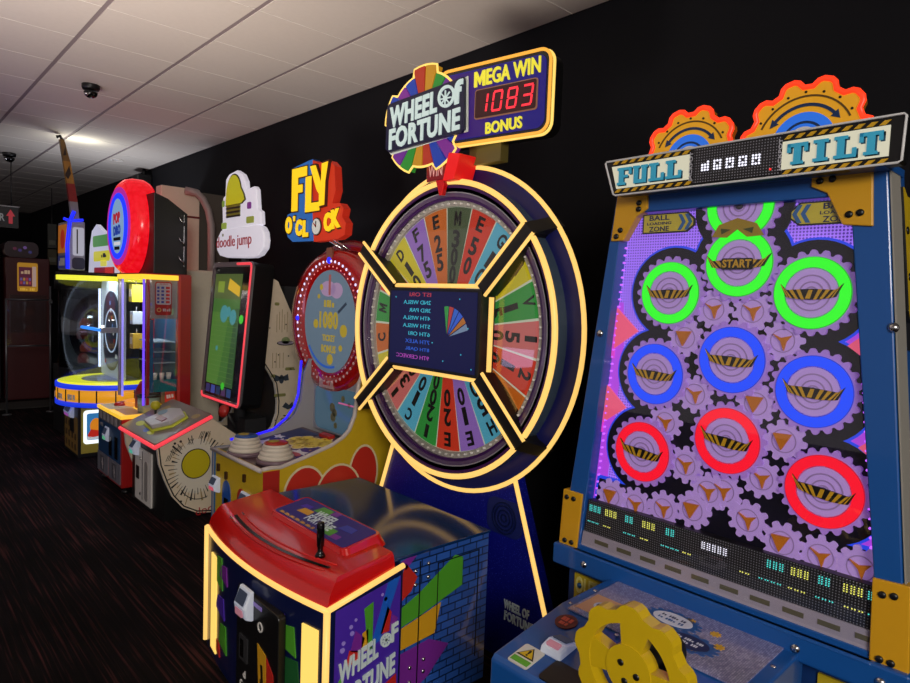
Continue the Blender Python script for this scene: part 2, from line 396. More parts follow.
# coin door
b = MB(); fr2 = FRONT(front_x(ym) - .006, -.045)
b.poly(fr2, rrect(-2.47, .02, -2.12, .475, .02), -.02, .012, BLACK); cd = b.build('coin_door', T, .004)
card_reader(FRONT(front_x(ym) - .018, -.045), -2.365, .44, .12, .13, cd, .05)
b = MB(); f3 = FRONT(front_x(ym) - .018, -.045); b.poly(f3, rect(-2.43, .19, -2.36, .29), 0, .006, DGREY); b.poly(f3, rect(-2.415, .205, -2.39, .275), .006, .009, BLACKG); b.build('coin_slot', cd)
b = MB(); b.poly(f3, [(-2.28, .31), (-2.21, .29), (-2.20, .03), (-2.255, .03)], 0, .002, GOLD); b.poly(f3, [(-2.205, .285), (-2.15, .24), (-2.14, .10), (-2.195, .03)], 0, .002, REDP)
b.scrib(f3, 4, -2.235, .16, .03, .16, BLACK, .002, .003, .02, 8); b.build('pay_card', cd)
b = MB(); b.text(f3, 'd', -2.39, .135, .02, .03, WHITE, 0, .002); b.text(f3, 'Coins', -2.39, .09, .075, .025, WHITE, 0, .002); b.ring(f3, -2.26, .38, .02, .014, 0, .003, WHITE, 16); b.poly(f3, rect(-2.34, .445, -2.25, .46), 0, .003, LILAC); b.build('door_lettering', cd)
# red console housing
REDG = mat('glossy red plastic', 'c8120c', .2, coat=.8); REDD = mat('dark red plastic', '6e0c0c', .25, coat=.6)
def deckz(x): return .655 + (x - 1.20) * .13
b = MB(); vs = []
lv = [(0, .565, 0), (.012, .605, .006), (.038, .642, .016), (.052, .650, .024), (.085, .655, .03)]
for d, z, ins in lv:
    for y in fy: vs.append((front_x(y) + d, ym + (y - ym) * (1 - ins / .55), z if d < .05 else deckz(front_x(y) + d)))
cols = NF + 1; fs = []
for k in range(len(lv) - 1):
    for i in range(NF): fs.append((k*cols+i, k*cols+i+1, (k+1)*cols+i+1, (k+1)*cols+i))
b.add(vs, fs, REDG, True)
# top deck, sides, back
L_ = len(lv) - 1; base = len(b.v)
def rowp(k, i): return vs[k*cols+i]
top = [rowp(L_, i) for i in range(cols)]
bk_r = [(1.465, rowp(k, NF)[1], (z + .036) if k < L_ else deckz(1.465)) for k, (d, z, _) in enumerate(lv)]; bk_l = [(1.465, rowp(k, 0)[1], (z + .036) if k < L_ else deckz(1.465)) for k, (d, z, _) in enumerate(lv)]
b.add(top + [bk_r[-1], bk_l[-1]], [tuple(range(cols + 2))], REDG)
for k in range(L_):
    b.add([rowp(k, NF), rowp(k+1, NF), bk_r[k+1], bk_r[k]], [(0, 1, 2, 3)], REDG)
    b.add([rowp(k, 0), rowp(k+1, 0), bk_l[k+1], bk_l[k]], [(0, 1, 2, 3)], REDG)
    b.add([bk_r[k], bk_r[k+1], bk_l[k+1], bk_l[k]], [(0, 1, 2, 3)], REDG)
hs = b.build('console_housing', T)
def arcxy(d, n=20, ya=1.96, yb=2.70): return [(front_x(ya + (yb-ya)*i/n, 1.172 + d, .085), ya + (yb-ya)*i/n) for i in range(n + 1)]
b = MB(); A = arcxy(.085); B_ = arcxy(.10)
b.add([(x, y, deckz(x) + .003) for x, y in A + B_] , [(i, i+1, len(A)+i+1, len(A)+i) for i in range(len(A)-1)], BLACKG); b.build('lever_slot', hs)
b = MB()
for d in (.07, .125): b.tube([(x, y, deckz(x) + .001) for x, y in arcxy(d)], .004, REDG, 6)
b.build('slot_rim', hs)
b = MB(); b.lathe((1.262, 2.068, deckz(1.26)), (0, 0, 1), [(.022, 0), (.016, .012), (.010, .02), (.011, .035), (.0145, .045), (.0145, .125), (.012, .132), (.002, .134)], BLACKG, 20); b.build('lever', T)
# raised pod with a printed screen
pf = Fr((1.315, 2.295, .668), (0, -1, 0), (1, 0, .16))
b = MB(); P = rrect(-.315, 0, .315, .20, .03); Q = rrect(-.29, .012, .29, .19, .025)
b.add([pf.p(x, y, -.02) for x, y in P] + [pf.p(x, y, .022) for x, y in Q], [(i, (i+1) % len(P), len(P)+(i+1) % len(P), len(P)+i) for i in range(len(P))] + [tuple(range(len(P), 2*len(P)))], REDG); pod = b.build('console_pod', T, 0)
b = MB(); b.poly(pf, rrect(-.275, .02, .275, .182, .015), .022, .024, lit('pod screen blue', '2a1a78', .25, '101040'))
for k, (a, c, w_, h_, m) in enumerate(((-.07, .15, .10, .05, LIME), (-.14, .10, .09, .04, GOLD), (.10, .06, .10, .05, LIME), (.0, .165, .05, .03, PURP), (-.18, .13, .07, .03, VIOLET), (.16, .12, .09, .04, ROYAL), (.17, .05, .06, .03, PURP))):
    b.poly(pf, [(a - w_/2, c - h_/2), (a + w_/2, c - h_/2.5), (a + w_/2.4, c + h_/2), (a - w_/2.6, c + h_/2.2)], .024, .0248, m)
b.text(pf, 'WHEEL', -.01, .122, .15, .045, STEELW, .0248, .0255, .03); b.text(pf, 'FORTUNE', .01, .078, .19, .045, STEELW, .0248, .0255, .03)
b.scrib(pf, 22, -.10, .033, .28, .014, GOLD, .0248, .0255, .0); b.build('pod_screen', pod)
# rear cabinet with brick print
brm = bpy.data.materials.new('blue brick print'); brm.use_nodes = True; nt = brm.node_tree; bs = nt.nodes['Principled BSDF']; bs.inputs['Roughness'].default_value = .35; bs.inputs['Coat Weight'].default_value = .3
tcn = nt.nodes.new('ShaderNodeTexCoord'); bt = nt.nodes.new('ShaderNodeTexBrick'); mp = nt.nodes.new('ShaderNodeMapping'); mp.inputs['Rotation'].default_value = (R(90), 0, 0)
sx = nt.nodes.new('ShaderNodeSeparateXYZ'); cx_ = nt.nodes.new('ShaderNodeCombineXYZ')
nt.links.new(tcn.outputs['Object'], sx.inputs[0]); nt.links.new(sx.outputs[0], cx_.inputs[0]); nt.links.new(sx.outputs[2], cx_.inputs[1]); nt.links.new(cx_.outputs[0], bt.inputs['Vector'])
bt.inputs['Scale'].default_value = 1; bt.inputs['Brick Width'].default_value = .075; bt.inputs['Row Height'].default_value = .033; bt.inputs['Mortar Size'].default_value = .0035; bt.inputs['Mortar Smooth'].default_value = .2
bt.inputs['Color1'].default_value = lin('2c5cb4'); bt.inputs['Color2'].default_value = lin('234c9a'); bt.inputs['Mortar'].default_value = lin('0c2450')
nt.links.new(bt.outputs['Color'], bs.inputs['Base Color'])
yr = 1.885
b = MB(); b.prof([(1.50, .0), (1.985, .0), (1.985, .648), (1.50, .648)], yr, 2.88, brm)
for pts, m in (([(1.502, .45), (1.60, .49), (1.79, .60), (1.835, .58), (1.835, .46), (1.62, .40), (1.502, .375)], LIME), ([(1.502, .37), (1.62, .395), (1.72, .42), (1.69, .30), (1.502, .285)], GOLD),
               ([(1.502, .27), (1.66, .285), (1.77, .23), (1.66, .13), (1.502, .06)], PURP), ([(1.502, .55), (1.53, .63), (1.59, .56), (1.56, .51), (1.502, .475)], REDP), ([(1.505, .64), (1.56, .655), (1.585, .65), (1.53, .60)], PURP)):
    b.poly(RIGHT(yr), pts, 0, .0015, m)
rc = b.build('rear_cabinet', T, .004)
b = MB(); topm = mat('blue gloss laminate', '0a2c5c', .13); b.prof([(1.47, .648), (1.995, .648), (1.995, .66), (1.47, .66)], yr - .004, 2.885, topm); b.build('cabinet_top', T, .004)
b = MB(); fr = RIGHT(yr)
for x0_, z0, x1_, z1 in ((1.60, .03, 1.605, .62), (1.695, .30, 1.699, .59), (1.695, .586, 1.93, .590), (1.925, .12, 1.929, .590)): b.poly(fr, rect(x0_, z0, x1_, z1), 0, .003, BLACK)
b.build('door_seam', rc)
for x, z in ((1.58, .585), (1.58, .53), (1.645, .60), (1.645, .545), (1.565, .20), (1.565, .14), (1.635, .21), (1.635, .16)):
    b = MB(); b.lathe((x, yr, z), (0, -1, 0), [(.0085, 0), (.0085, .003), (.005, .007), (.001, .008)], CHROME, 14); b.build('bolt', rc)
strip('floor_light_strip', [(2.14, yr - .01, .012), (2.14, 1.56, .012)], .010, T)
# A-shaped back panel and tower behind the wheel
glit = bpy.data.materials.new('glitter blue laminate'); glit.use_nodes = True; nt = glit.node_tree; bs = nt.nodes['Principled BSDF']; bs.inputs['Roughness'].default_value = .3
vo = nt.nodes.new('ShaderNodeTexVoronoi'); vo.inputs['Scale'].default_value = 140; crr = nt.nodes.new('ShaderNodeValToRGB'); tcn = nt.nodes.new('ShaderNodeTexCoord'); nt.links.new(tcn.outputs['Object'], vo.inputs['Vector'])
e = crr.color_ramp.elements; e[0].position = .10; e[0].color = lin('6a72f0'); e[1].position = .20; e[1].color = lin('0a107a')
nt.links.new(vo.outputs['Distance'], crr.inputs[0]); nt.links.new(crr.outputs[0], bs.inputs['Base Color'])
fr = FRONT(2.155); cy = 2.34
def pan(z): return .40 + .0 + (1.0 - z) * .372
b = MB(); b.poly(fr, [(-cy + pan(0), 0), (-cy + pan(1.3), 1.3), (-cy - pan(1.3), 1.3), (-cy - pan(0), 0)], -.05, 0, glit); bp_ = b.build('back_panel', T)
b = MB(); b.poly(fr, [(-cy + pan(0) - .03, 0), (-cy + pan(1.6) - .03, 1.6), (-cy - pan(1.6) + .03, 1.6), (-cy - pan(0) + .03, 0)], -.55, -.052, BLACK); b.build('tower_body', T)
for s_ in (1, -1): strip('edge_light_strip', [fr.p(-cy + s_*(pan(z) - .006), z, .008) for z in (.02, .98)], .0105, T)
b = MB(); f2 = FRONT(2.154); b.poly(f2, rrect(-2.06, .58, -1.84, .745, .05), 0, .004, mat('dark speaker cloth', '101c5c', .5))
for r_ in (.02, .04, .06, .075): b.ring(f2, -1.95, .66, r_, r_ - .007, .004, .008, NAVY, 28)
b.build('speaker_grille', bp_)
b = MB(); b.text(f2, 'WHEEL OF', -1.855, .268, .15, .042, STEELW, 0, .004, .03); b.text(f2, 'FORTUNE', -1.84, .215, .17, .045, STEELW, 0, .004, .03); b.build('lettering', bp_)
# ---- the wheel
W0 = FRONT(2.05, 2.33, 1.50)                      # u right, v up, n towards the aisle
CY = 2.315; WB = FRONT(2.125, CY, 1.50)
b = MB(); b.ring(WB, 0, 0, .763, .60, -.035, 0, mat('blue wheel body', '0b1258', .4), 72); b.ring(WB, 0, 0, .60, .01, -.10, -.05, BLACK, 64); wb = b.build('wheel_body', T)
b = MB(); b.tube([WB.p(.775*math.cos(R(a)), .775*math.sin(R(a)), .0) for a in range(0, 360, 4)], .0105, LED, 8, True); b.build('outer_light_ring', T)
b = MB()
for a in range(0, 360, 6): pass
b.ring(W0, 0, 0, .690, .655, -.16, -.012, mat('indigo acrylic tunnel', '141c50', .15, coat=.5), 72); b.ring(W0, 0, 0, .705, .690, -.10, -.02, mat('slate acrylic', '3a4a5c', .2, coat=.5), 72); b.build('wheel_tunnel', T)
b = MB(); b.tube([W0.p(.700*math.cos(R(a)), .700*math.sin(R(a)), -.002) for a in range(0, 360, 4)], .013, LED, 8, True); b.build('inner_light_ring', T)
rimv = mat('mauve wheel rim', '5b4a66', .25, coat=.4); rimd = mat('plum wheel rim', '3a1450', .3); rimg = mat('grey wheel rim', '8a8a92', .3)
b = MB(); b.ring(W0, 0, 0, .684, .672, -.03, -.006, rimd, 72); b.ring(W0, 0, 0, .672, .650, -.03, -.012, rimg, 72); b.ring(W0, 0, 0, .650, .632, -.03, -.016, rimv, 72); b.ring(W0, 0, 0, .632, .618, -.04, -.022, rimd, 72); b.ring(W0, 0, 0, .618, .59, -.05, -.036, mat('silver wheel rim', 'a8a49a', .35), 72); b.build('wheel_rim', T)
# prize disc: 21 wedges, their emission standing in for light from the rim LEDs
wc = {'O': 'd06a1e', 'D': '4a5a3a', 'R': 'd8391e', 'B': '58b4d0', 'Y': 'd8c81e', 'G': '2f9a3c', 'P': 'd8706c', 'V': '9a70c8', 'W': 'd8e0c8'}
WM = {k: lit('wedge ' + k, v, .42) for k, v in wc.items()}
seq = [('O', 'E25'), ('D', 'M300'), ('R', 'E50'), ('B', 'G10'), ('Y', 'A30'), ('G', 'V15'), ('P', 'I50'), ('R', '210'), ('O', 'G15'), ('B', 'H50'), ('V', 'E10'), ('R', 'E20'), ('G', '1200'), ('B', 'C10'), ('P', 'I30'), ('Y', 'A75'), ('O', 'C50'), ('G', 'M30'), ('R', 'D20'), ('Y', 'D10'), ('V', 'F75')]
b = MB(); b.ring(W0, 0, 0, .612, .05, -.075, -.055, WM['W'], 64); disc = b.build('prize_disc', T)
INK = mat('black print', '0b0b0c', .5)
st = 360 / 21
for k, (c, txt) in enumerate(seq):
    a = 90 - (-12 + k * st); b = MB()
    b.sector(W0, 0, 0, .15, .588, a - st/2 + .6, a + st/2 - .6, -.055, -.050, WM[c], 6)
    for i, ch in enumerate(txt):
        rr = .535 - (.095 if len(txt) < 4 else .085) * i - (.0 if i == 0 else .012); sc = .8 if i == 0 else 1
        b.text(W0, ch, rr*math.cos(R(a)), rr*math.sin(R(a)), (.055 if ch != 'I' and ch != '1' else .03) * sc * (.5 + rr), .086 * sc, INK, -.050, -.048, .03, a - 90)
    b.build('wedge', disc)
b = MB()
for k in range(84):
    a = R(k * 360 / 84); b.lathe(W0.p(.603*math.cos(a), .603*math.sin(a), -.045), W0.n, [(.006, 0), (.006, .02), (.001, .022)], WHITE, 8)
pg = b.build('peg_row', disc); pg['kind'] = 'stuff'
# clear covers of the four fields, light edged, with black arms between
def field(pts, edges):
    b = MB(); b.poly(Fr(W0.o, W0.u, W0.v), pts, -.004, -.001, GLASS); return b.build('clear_cover', T)
hw, hh = .330, .198
def P(u, v, t=.03): return W0.p(u, v, t)
for s_ in (1, -1):
    aa = math.degrees(math.atan2(.43, .53))
    pts = [(-hw + .03, s_*(hh + .03)), (hw - .03, s_*(hh + .03))] + [(.60*math.cos(R(x)), s_*.60*math.sin(R(x))) for x in [aa + 3 + (174 - 2*aa) * i / 16 for i in range(17)]]
    field(pts, None)
    strip('field_light_strip', [P(-hw + .015, s_*(hh + .012), .03), P(hw - .015, s_*(hh + .012), .03)], .010, T)
    pts = [(s_*(hw + .03), -hh + .03), (s_*(hw + .03), hh - .03)] + [(s_*.60*math.cos(R(x)), .60*math.sin(R(x))) for x in [aa - 3 - (2*aa - 6) * i / 16 for i in range(17)]]
    field(pts, None)
    if s_ > 0: strip('field_light_strip', [P(hw + .04, -hh + .035, .03), P(hw + .04, hh - .035, .03)], .011, T)
    for q in (1, -1):
        i0 = Vector((s_*(hw - .01), q*(hh - .005), 0)); i1 = Vector((s_*.555, q*.455, 0)) if s_ > 0 else Vector((-.645, .41 if q > 0 else -.45, 0)); d = (i1 - i0).normalized(); nn = Vector((-d.y, d.x, 0)) * .034
        b = MB(); vs = []
        for (c_, t0_, t1_) in ((i0, -.03, .05), (i1, -.10, .02)):
            for sg in (1, -1):
                for t_ in (t0_, t1_): vs.append(W0.p(c_.x + sg*nn.x, c_.y + sg*nn.y, t_))
        b.add(vs, [(0, 1, 3, 2), (4, 6, 7, 5), (0, 4, 5, 1), (2, 3, 7, 6), (1, 5, 7, 3), (0, 2, 6, 4)], BLACK)
        e1 = i1 + d * .03
        o2 = Vector((s_*.63, q*.49, 0)) if s_ > 0 else Vector((-.665, .425 if q > 0 else -.465, 0)); vs = []
        b.add([W0.p(i1.x+nn.x, i1.y+nn.y, .02), W0.p(i1.x-nn.x, i1.y-nn.y, .02), W0.p(o2.x-nn.x, o2.y-nn.y, -.09), W0.p(o2.x+nn.x, o2.y+nn.y, -.09), W0.p(i1.x+nn.x, i1.y+nn.y, -.09), W0.p(i1.x-nn.x, i1.y-nn.y, -.09)], [(0, 1, 2, 3), (0, 3, 4), (1, 5, 2), (0, 4, 5, 1), (2, 5, 4, 3)], BLACK)
        arm = b.build('wheel_arm', T)
        for sg in (1, -1):
            strip('arm_light_strip', [W0.p(i0.x + sg*nn.x*1.05, i0.y + sg*nn.y*1.05, .05), W0.p(i1.x + sg*nn.x*1.05, i1.y + sg*nn.y*1.05, .022)], .008, arm)
# centre screen
b = MB(); b.poly(W0, rrect(-hw, -hh, hw, hh, .01), -.04, .058, BLACK); cs = b.build('centre_screen', T, .006)
f3 = Fr(W0.p(0, 0, .058), W0.u, W0.v)
b = MB(); b.poly(f3, rect(-.312, -.182, .312, .182), 0, .002, lit('screen blue', '101c68', .28, '050818'))
cyn = lit('cyan specks and reflected text', '3fb8d0', .7); mg = lit('reflected magenta text', 'b04ab8', .7); rdt = lit('reflected red text', 'c04050', .6)
rows = [('IST ORI', rdt), ('2ND WISLA', cyn), ('3RD PAR', cyn), ('4TH WISLA', cyn), ('5TH WISLA', cyn), ('6TH ORI', cyn), ('7TH ALEX', lit('reflected blue text', '3060d0', .7)), ('8TH QABL', MATS['reflected blue text']), ('9TH CERVECC', mg)]
for i, (s_, m) in enumerate(rows): b.text(f3, s_, .0 - .0115*len(s_), .165 - .038*i, -.023*len(s_), .019, m, .002, .003, .0)  # mirrored rows: another screen's reflection drawn into the image
for i, c in enumerate(('40a050', 'c04848', '3f6fd8', '406ae0', 'c07838', '8098b8')):
    a0 = 100 - 14*i; b.poly(f3, [(.12 + .02*math.cos(R(a0-7)), -.03 + .02*math.sin(R(a0-7)))] + [(.12 + .145*math.cos(R(a0-13+x)), -.03 + .145*math.sin(R(a0-13+x))) for x in (0, 4, 8, 12)], .002, .003, lit('screen fan %d' % i, c, .45))
for a, c in ((.22, -.10), (.1, -.14), (.26, .02), (-.27, .15), (.2, .15), (.29, -.16), (.02, -.06)): b.poly(f3, ell(a, c, .0035, n=8), .002, .003, cyn)
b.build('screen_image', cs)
# WIN pointer
b = MB(); f3 = FRONT(2.02, 2.33, 2.25); b.poly(f3, [(-.10, -.045), (.035, -.04), (.03, .055), (-.105, .045)], -.12, 0, mat('deep red plastic', '7c0e14', .3, coat=.4)); wp = b.build('win_flag', T, .004)
b = MB(); b.text(f3, 'WIN', -.035, .004, .10, .055, mat('faded pink lettering', 'd8a0a0', .5), 0, .002, .01); b.build('lettering', wp)
b = MB(); b.poly(f3, [(.04, -.055), (.115, -.055), (.155, .055), (.075, .07)], -.10, .02, mat('bright red plastic', 'e01818', .3, 0, 'e01818', .25)); b.poly(f3, [(-.04, -.04), (.03, -.04), (.01, -.115), (-.01, -.115)], -.03, -.005, REDG); b.build('pointer', T, .004)
# topper sign, turned slightly to the left
S = Fr((2.06, 2.05, 2.53), (.156, -.988, 0), (0, 0, 1))
b = MB(); o_ = rrect(-.30, -.175, .295, .165, .05, 6)
b.poly(S, o_, -.10, 0, mat('smoked sign case', '1a1a1c', .25), BLACK)
b.poly(S, rrect(-.28, -.155, .275, .145, .04, 6), 0, .004, lit('sign blue face', '20149a', .26))
b.poly(S, [(-.28, -.15), (-.02, -.15), (.02, .135), (-.28, .14)], .004, .005, lit('sign purple face', '42188c', .28)); sg = b.build('topper_sign', T)
b = MB(); b.tube([S.p(x, y, .004) for x, y in o_], .007, lit('amber light strip', 'f0a83c', 1.0), 8, True); b.build('sign_light_strip', sg)
b = MB(); b.tube([S.p(x, y, -.02) for x, y in rrect(-.30, -.178, .298, .166, .05, 6)], .007, LEDW, 8, True); b.build('sign_edge_strip', sg)
YL = lit('sign yellow lettering', 'e8dc3a', .8)
b = MB(); b.text(S, 'M', -.062, .0985, .06, .066, YL, .005, .012, .0, 1); b.text(S, 'EGA WIN', .112, .1015, .275, .068, YL, .005, .012, .02, 1); b.build('sign_lettering', sg); b = MB(); b.text(S, 'BONUS', .075, -.122, .19, .05, YL, .005, .012, .02, 1); b.build('sign_lettering', sg)
b = MB(); b.poly(S, rrect(-.085, -.078, .24, .052, .012), .004, .010, lit('display edge', 'b07a5a', .3)); b.poly(S, rrect(-.08, -.073, .235, .047, .01), .010, .012, lit('display face', '581018', .22, '1a0508')); dp = b.build('number_display', sg)
b = MB(); RD = lit('display digits', 'ff3040', 1.1)
SEG = {'0': 'abcdef', '1': 'bc', '8': 'abcdefg', '3': 'abgcd'}
for i, ch in enumerate('1083'):
    cxx = -.037 + i * .077; w_, h_ = .022, .040; s_ = .12
    def seg(x0_, y0_, x1_, y1_):
        d = Vector((x1_-x0_, y1_-y0_)); d.normalize(); nx, ny = -d.y*.0045, d.x*.0045
        b.poly(S, [(cxx + x + s_*y, -.013 + y) for x, y in ((x0_+nx, y0_+ny), (x1_+nx, y1_+ny), (x1_-nx, y1_-ny), (x0_-nx, y0_-ny))], .012, .014, RD)
    for g in SEG[ch]:
        {'a': lambda: seg(-w_, h_, w_, h_), 'b': lambda: seg(w_, h_-.003, w_, .003), 'c': lambda: seg(w_, -.003, w_, -h_+.003), 'd': lambda: seg(-w_, -h_, w_, -h_), 'e': lambda: seg(-w_, -.003, -w_, -h_+.003), 'f': lambda: seg(-w_, h_-.003, -w_, .003), 'g': lambda: seg(-w_+.003, 0, w_-.003, 0)}[g]()
b.build('digits', dp)
# round fan badge with the wheel lettering at the left of the sign
fc = ['c43a20', '8a2f9e', 'd89a20', '2f9a34', '2346b8', 'c43a20', '7a2f9e', 'd89a20', '2346b8', '2f9a34']
b = MB(); c0 = (-.385, -.035)
for k in range(20):
    a0 = k * 18; rr = .250 if k % 4 in (0, 1) else .215
    b.sector(S, c0[0], c0[1], .03, rr, a0 + 1, a0 + 17, -.03, .012, lit('fan ' + fc[(k * 3) % 10], fc[(k * 3) % 10], .38), 4)
fan = b.build('fan_badge', sg)
b = MB(); pts = []
for k in range(20):
    rr = .255 if k % 4 in (0, 1) else .22
    pts += [S.p(c0[0] + rr*math.cos(R(k*18 + x)), c0[1] + rr*math.sin(R(k*18 + x)), .008) for x in (2, 9, 16)]
b.tube(pts, .006, LEDW, 6, True); b.build('badge_light_strip', fan)
b = MB(); pl = [(-.615, -.15), (-.612, .05), (-.60, .065), (-.14, .115), (-.135, .10), (-.125, -.115), (-.14, -.13), (-.59, -.17)]
b.poly(S, pl, .012, .03, mat('navy plate', '0a0c30', .3)); b.poly(S, [(-.61, -.16), (-.605, .06), (-.125, .12), (-.115, -.125), (-.59, -.18)], .008, .014, mat('white plate edge', 'cfd8d0', .4)); pt_ = b.build('badge_plate', fan)
WL = lit('sign white lettering', 'd4e8e4', .55)
b = MB(); b.text(S, 'WHEEL', -.437, .012, .30, .10, WL, .03, .036, .035, 0, .12); b.text(S, 'f', -.165, .052, .055, .105, WL, .03, .036, .04, 0, .12); b.ring(S, -.232, .043, .05, .037, .03, .036, WL, 28)
b.poly(S, ell(-.238, .035, .012, n=14), .03, .036, WL)
for k in range(8):
    a = R(k*45); c_, s_ = math.cos(a), math.sin(a); b.poly(S, [(-.238 + .01*c_ - .0025*s_, .035 + .01*s_ + .0025*c_), (-.238 + .036*c_ - .0025*s_, .035 + .036*s_ + .0025*c_), (-.238 + .036*c_ + .0025*s_, .035 + .036*s_ - .0025*c_), (-.238 + .01*c_ + .0025*s_, .035 + .01*s_ - .0025*c_)], .03, .036, WL)
b.text(S, 'FORTUNE', -.368, -.088, .44, .10, WL, .03, .036, .035, 0, .10); b.build('lettering', pt_)
b = MB(); b.box((2.10, 2.02, 2.27), (2.15, 2.22, 2.37), mat('olive bracket', '5a5228', .4)); b.build('sign_bracket', T)
# ================================================================== gear machine
T = thing('gear_ball_machine', 'tall blue and yellow arcade machine with glowing green, blue and red gears', 'arcade machine', (2.0, .89, 0))
BLU = mat('blue painted steel', '104c92', .35, coat=.3); BLUD = mat('dark blue painted steel', '0e2f66', .4)
YEL = mat('yellow painted steel', 'c99412', .4, coat=.2); YEL2 = mat('bright yellow plastic', 'c8a812', .35, coat=.3)
X = 1.915; F = FRONT(X)
# cabinet behind and below
b = MB(); b.poly(F, yz([(1.40, 0), (1.40, .70), (1.245, 1.99), (.50, 1.99), (.375, .70), (.375, 0)]), -.80, -.135, mat('black cabinet', '0d0d10', .5)); b.build('cabinet_body', T)
b = MB(); b.poly(F, yz([(1.415, .0), (1.415, .70), (.365, .70), (.365, .0)]), -.13, -.02, BLUD)
b.poly(F, yz([(1.385, .06), (1.385, .66), (1.22, .66), (1.22, .06)]), -.02, -.012, mat('yellow print', 'b8a012', .45)); b.poly(F, yz([(.56, .06), (.56, .66), (.385, .66), (.385, .06)]), -.02, -.012, mat('yellow print', 'b8a012'))
b.text(F, 'OUT BU', -1.298, .622, .16, .062, mat('pale yellow lettering', 'd8cc70', .5), -.012, -.009, .03); lf = b.build('lower_front', T)
for y, z in ((1.36, .62), (1.24, .62), (.52, .62), (.45, .55)):
    b = MB(); b.lathe((X + .012, y, z), (-1, 0, 0), [(.010, 0), (.010, .004), (.004, .008)], mat('blue bolt', '3a6aa0', .3, .6), 14); b.build('bolt', lf)
# tapered frame around the play field
ow = yz([(1.425, .745), (1.262, 2.02), (.480, 2.02), (.352, .745)]); iw = yz([(1.340, .790), (1.236, 1.955), (.560, 1.955), (.415, .790)])
SIDEW = mat('pale side panel', '8f8c84', .5)
b = MB(); b.band(F, ow, iw, -.13, .03, BLU); fm = b.build('frame', T, .006)
b = MB(); b.poly(Fr((X, 0, 0), (0, -1, 0), (0, 0, 1)), yz([(.478, 2.02), (.349, .745), (.345, .745), (.474, 2.02)]), -.06, .024, SIDEW); b.build('side_panel', T)
def bracket(pts, bolts):
    b = MB(); b.poly(F, yz(pts), .0, .038, YEL); o = b.build('corner_bracket', fm, .003)
    for y, z in bolts:
        b = MB(); b.lathe((X - .038, y, z), (-1, 0, 0), [(.009, 0), (.009, .004), (.002, .005)], BLACK, 12); b.build('bolt', o)
bracket([(1.272, 1.865), (1.255, 2.018), (1.142, 2.018), (1.140, 1.965), (1.18, 1.94), (1.225, 1.865)], ((1.235, 1.90), (1.25, 1.88), (1.17, 1.985), (1.17, 1.965)))
bracket([(.652, 2.018), (.652, 1.985), (.612, 1.965), (.570, 1.880), (.500, 1.872), (.510, 2.018)], ((.60, 2.0), (.63, 1.998), (.555, 1.905), (.53, 1.908)))
bracket([(1.428, .755), (1.418, .975), (1.335, .975), (1.350, .765)], ((1.40, .95), (1.37, .95), (1.40, .79), (1.37, .79)))
bracket([(.432, .755), (.44, .985), (.358, .99), (.346, .755)], ((.415, .95), (.39, .955), (.41, .785), (.385, .785)))
b = MB(); b.poly(F, yz([(1.44, .70), (1.44, .775), (.34, .775), (.34, .70)]), -.02, .055, BLU); b.poly(F, yz([(1.36, .762), (1.36, .775), (.42, .775), (.42, .762)]), .03, .056, BLU)
rl = b.build('lower_rail', T, .012)
for y in (1.30, .60, .40):
    b = MB(); b.lathe((X - .055, y, .735), (-1, 0, 0), [(.012, 0), (.012, .003), (.004, .007)], CHROME, 14); b.build('bolt', rl)
for y, z in ((1.30, 1.55), (.44, 1.62)):
    b = MB(); b.lathe((X - .03, y, z), (-1, 0, 0), [(.013, 0), (.013, .003), (.004, .008)], CHROME, 14); b.build('bolt', fm)
FP = FRONT(1.85)
# play field: glowing violet perforated board, dark lobes with blue neon outline
dotm = bpy.data.materials.new('violet perforated light board'); dotm.use_nodes = True; nt = dotm.node_tree; bs = nt.nodes['Principled BSDF']
vo = dots2d(nt, 110); cr = nt.nodes.new('ShaderNodeValToRGB'); e = cr.color_ramp.elements
e[0].position = .25; e[0].color = lin('3a1a80'); e[1].position = .42; e[1].color = lin('a070f8'); nt.links.new(vo.outputs['Distance'], cr.inputs[0])
nt.links.new(cr.outputs[0], bs.inputs['Emission Color']); bs.inputs['Emission Strength'].default_value = .95; bs.inputs['Base Color'].default_value = lin('6a50a0')
b = MB(); b.poly(FP, yz([(1.350, .78), (1.245, 1.965), (.55, 1.965), (.405, .78)]), -.10, -.085, dotm); pfd = b.build('play_field', T)
big = [('g', 1.062, 1.695), ('g', .847, 1.787), ('g', .642, 1.703), ('g', .854, 1.955), ('b', 1.098, 1.43), ('b', .849, 1.50), ('b', .619, 1.435), ('r', 1.129, 1.166), ('r', .848, 1.256), ('r', .576, 1.168)]
NEON = lit('blue neon outline', '2444e8', .9, '101840'); FIELD = mat('dark field board', '0b0a1c', .35)
b = MB()
for k, (c, y, z) in enumerate(big[:3] + big[4:]): b.poly(FP, ell(-y, z, .153, n=40), -.085, -.0815 + .0001*k, NEON)
b.poly(FP, yz([(1.31, 1.045), (1.325, .91), (.43, .91), (.46, 1.045)]), -.085, -.0806, NEON); b.build('neon_outline', pfd)
b = MB()
for k, (c, y, z) in enumerate(big): b.poly(FP, ell(-y, z, .146, n=40), -.085, -.078 + .0001*k, FIELD)
b.poly(FP, yz([(1.10, 1.70), (1.12, 1.43), (1.16, 1.0), (.53, 1.0), (.58, 1.43), (.62, 1.72), (.74, 1.86), (.96, 1.86)]), -.085, -.0775, FIELD)
b.poly(FP, yz([(1.30, 1.034), (1.315, .93), (.44, .93), (.472, 1.034)]), -.085, -.0770, FIELD); b.build('field_board', pfd)
PK = lit('pink peach light', 'f05c80', .75); PK2 = lit('magenta light', 'e040d0', .75)
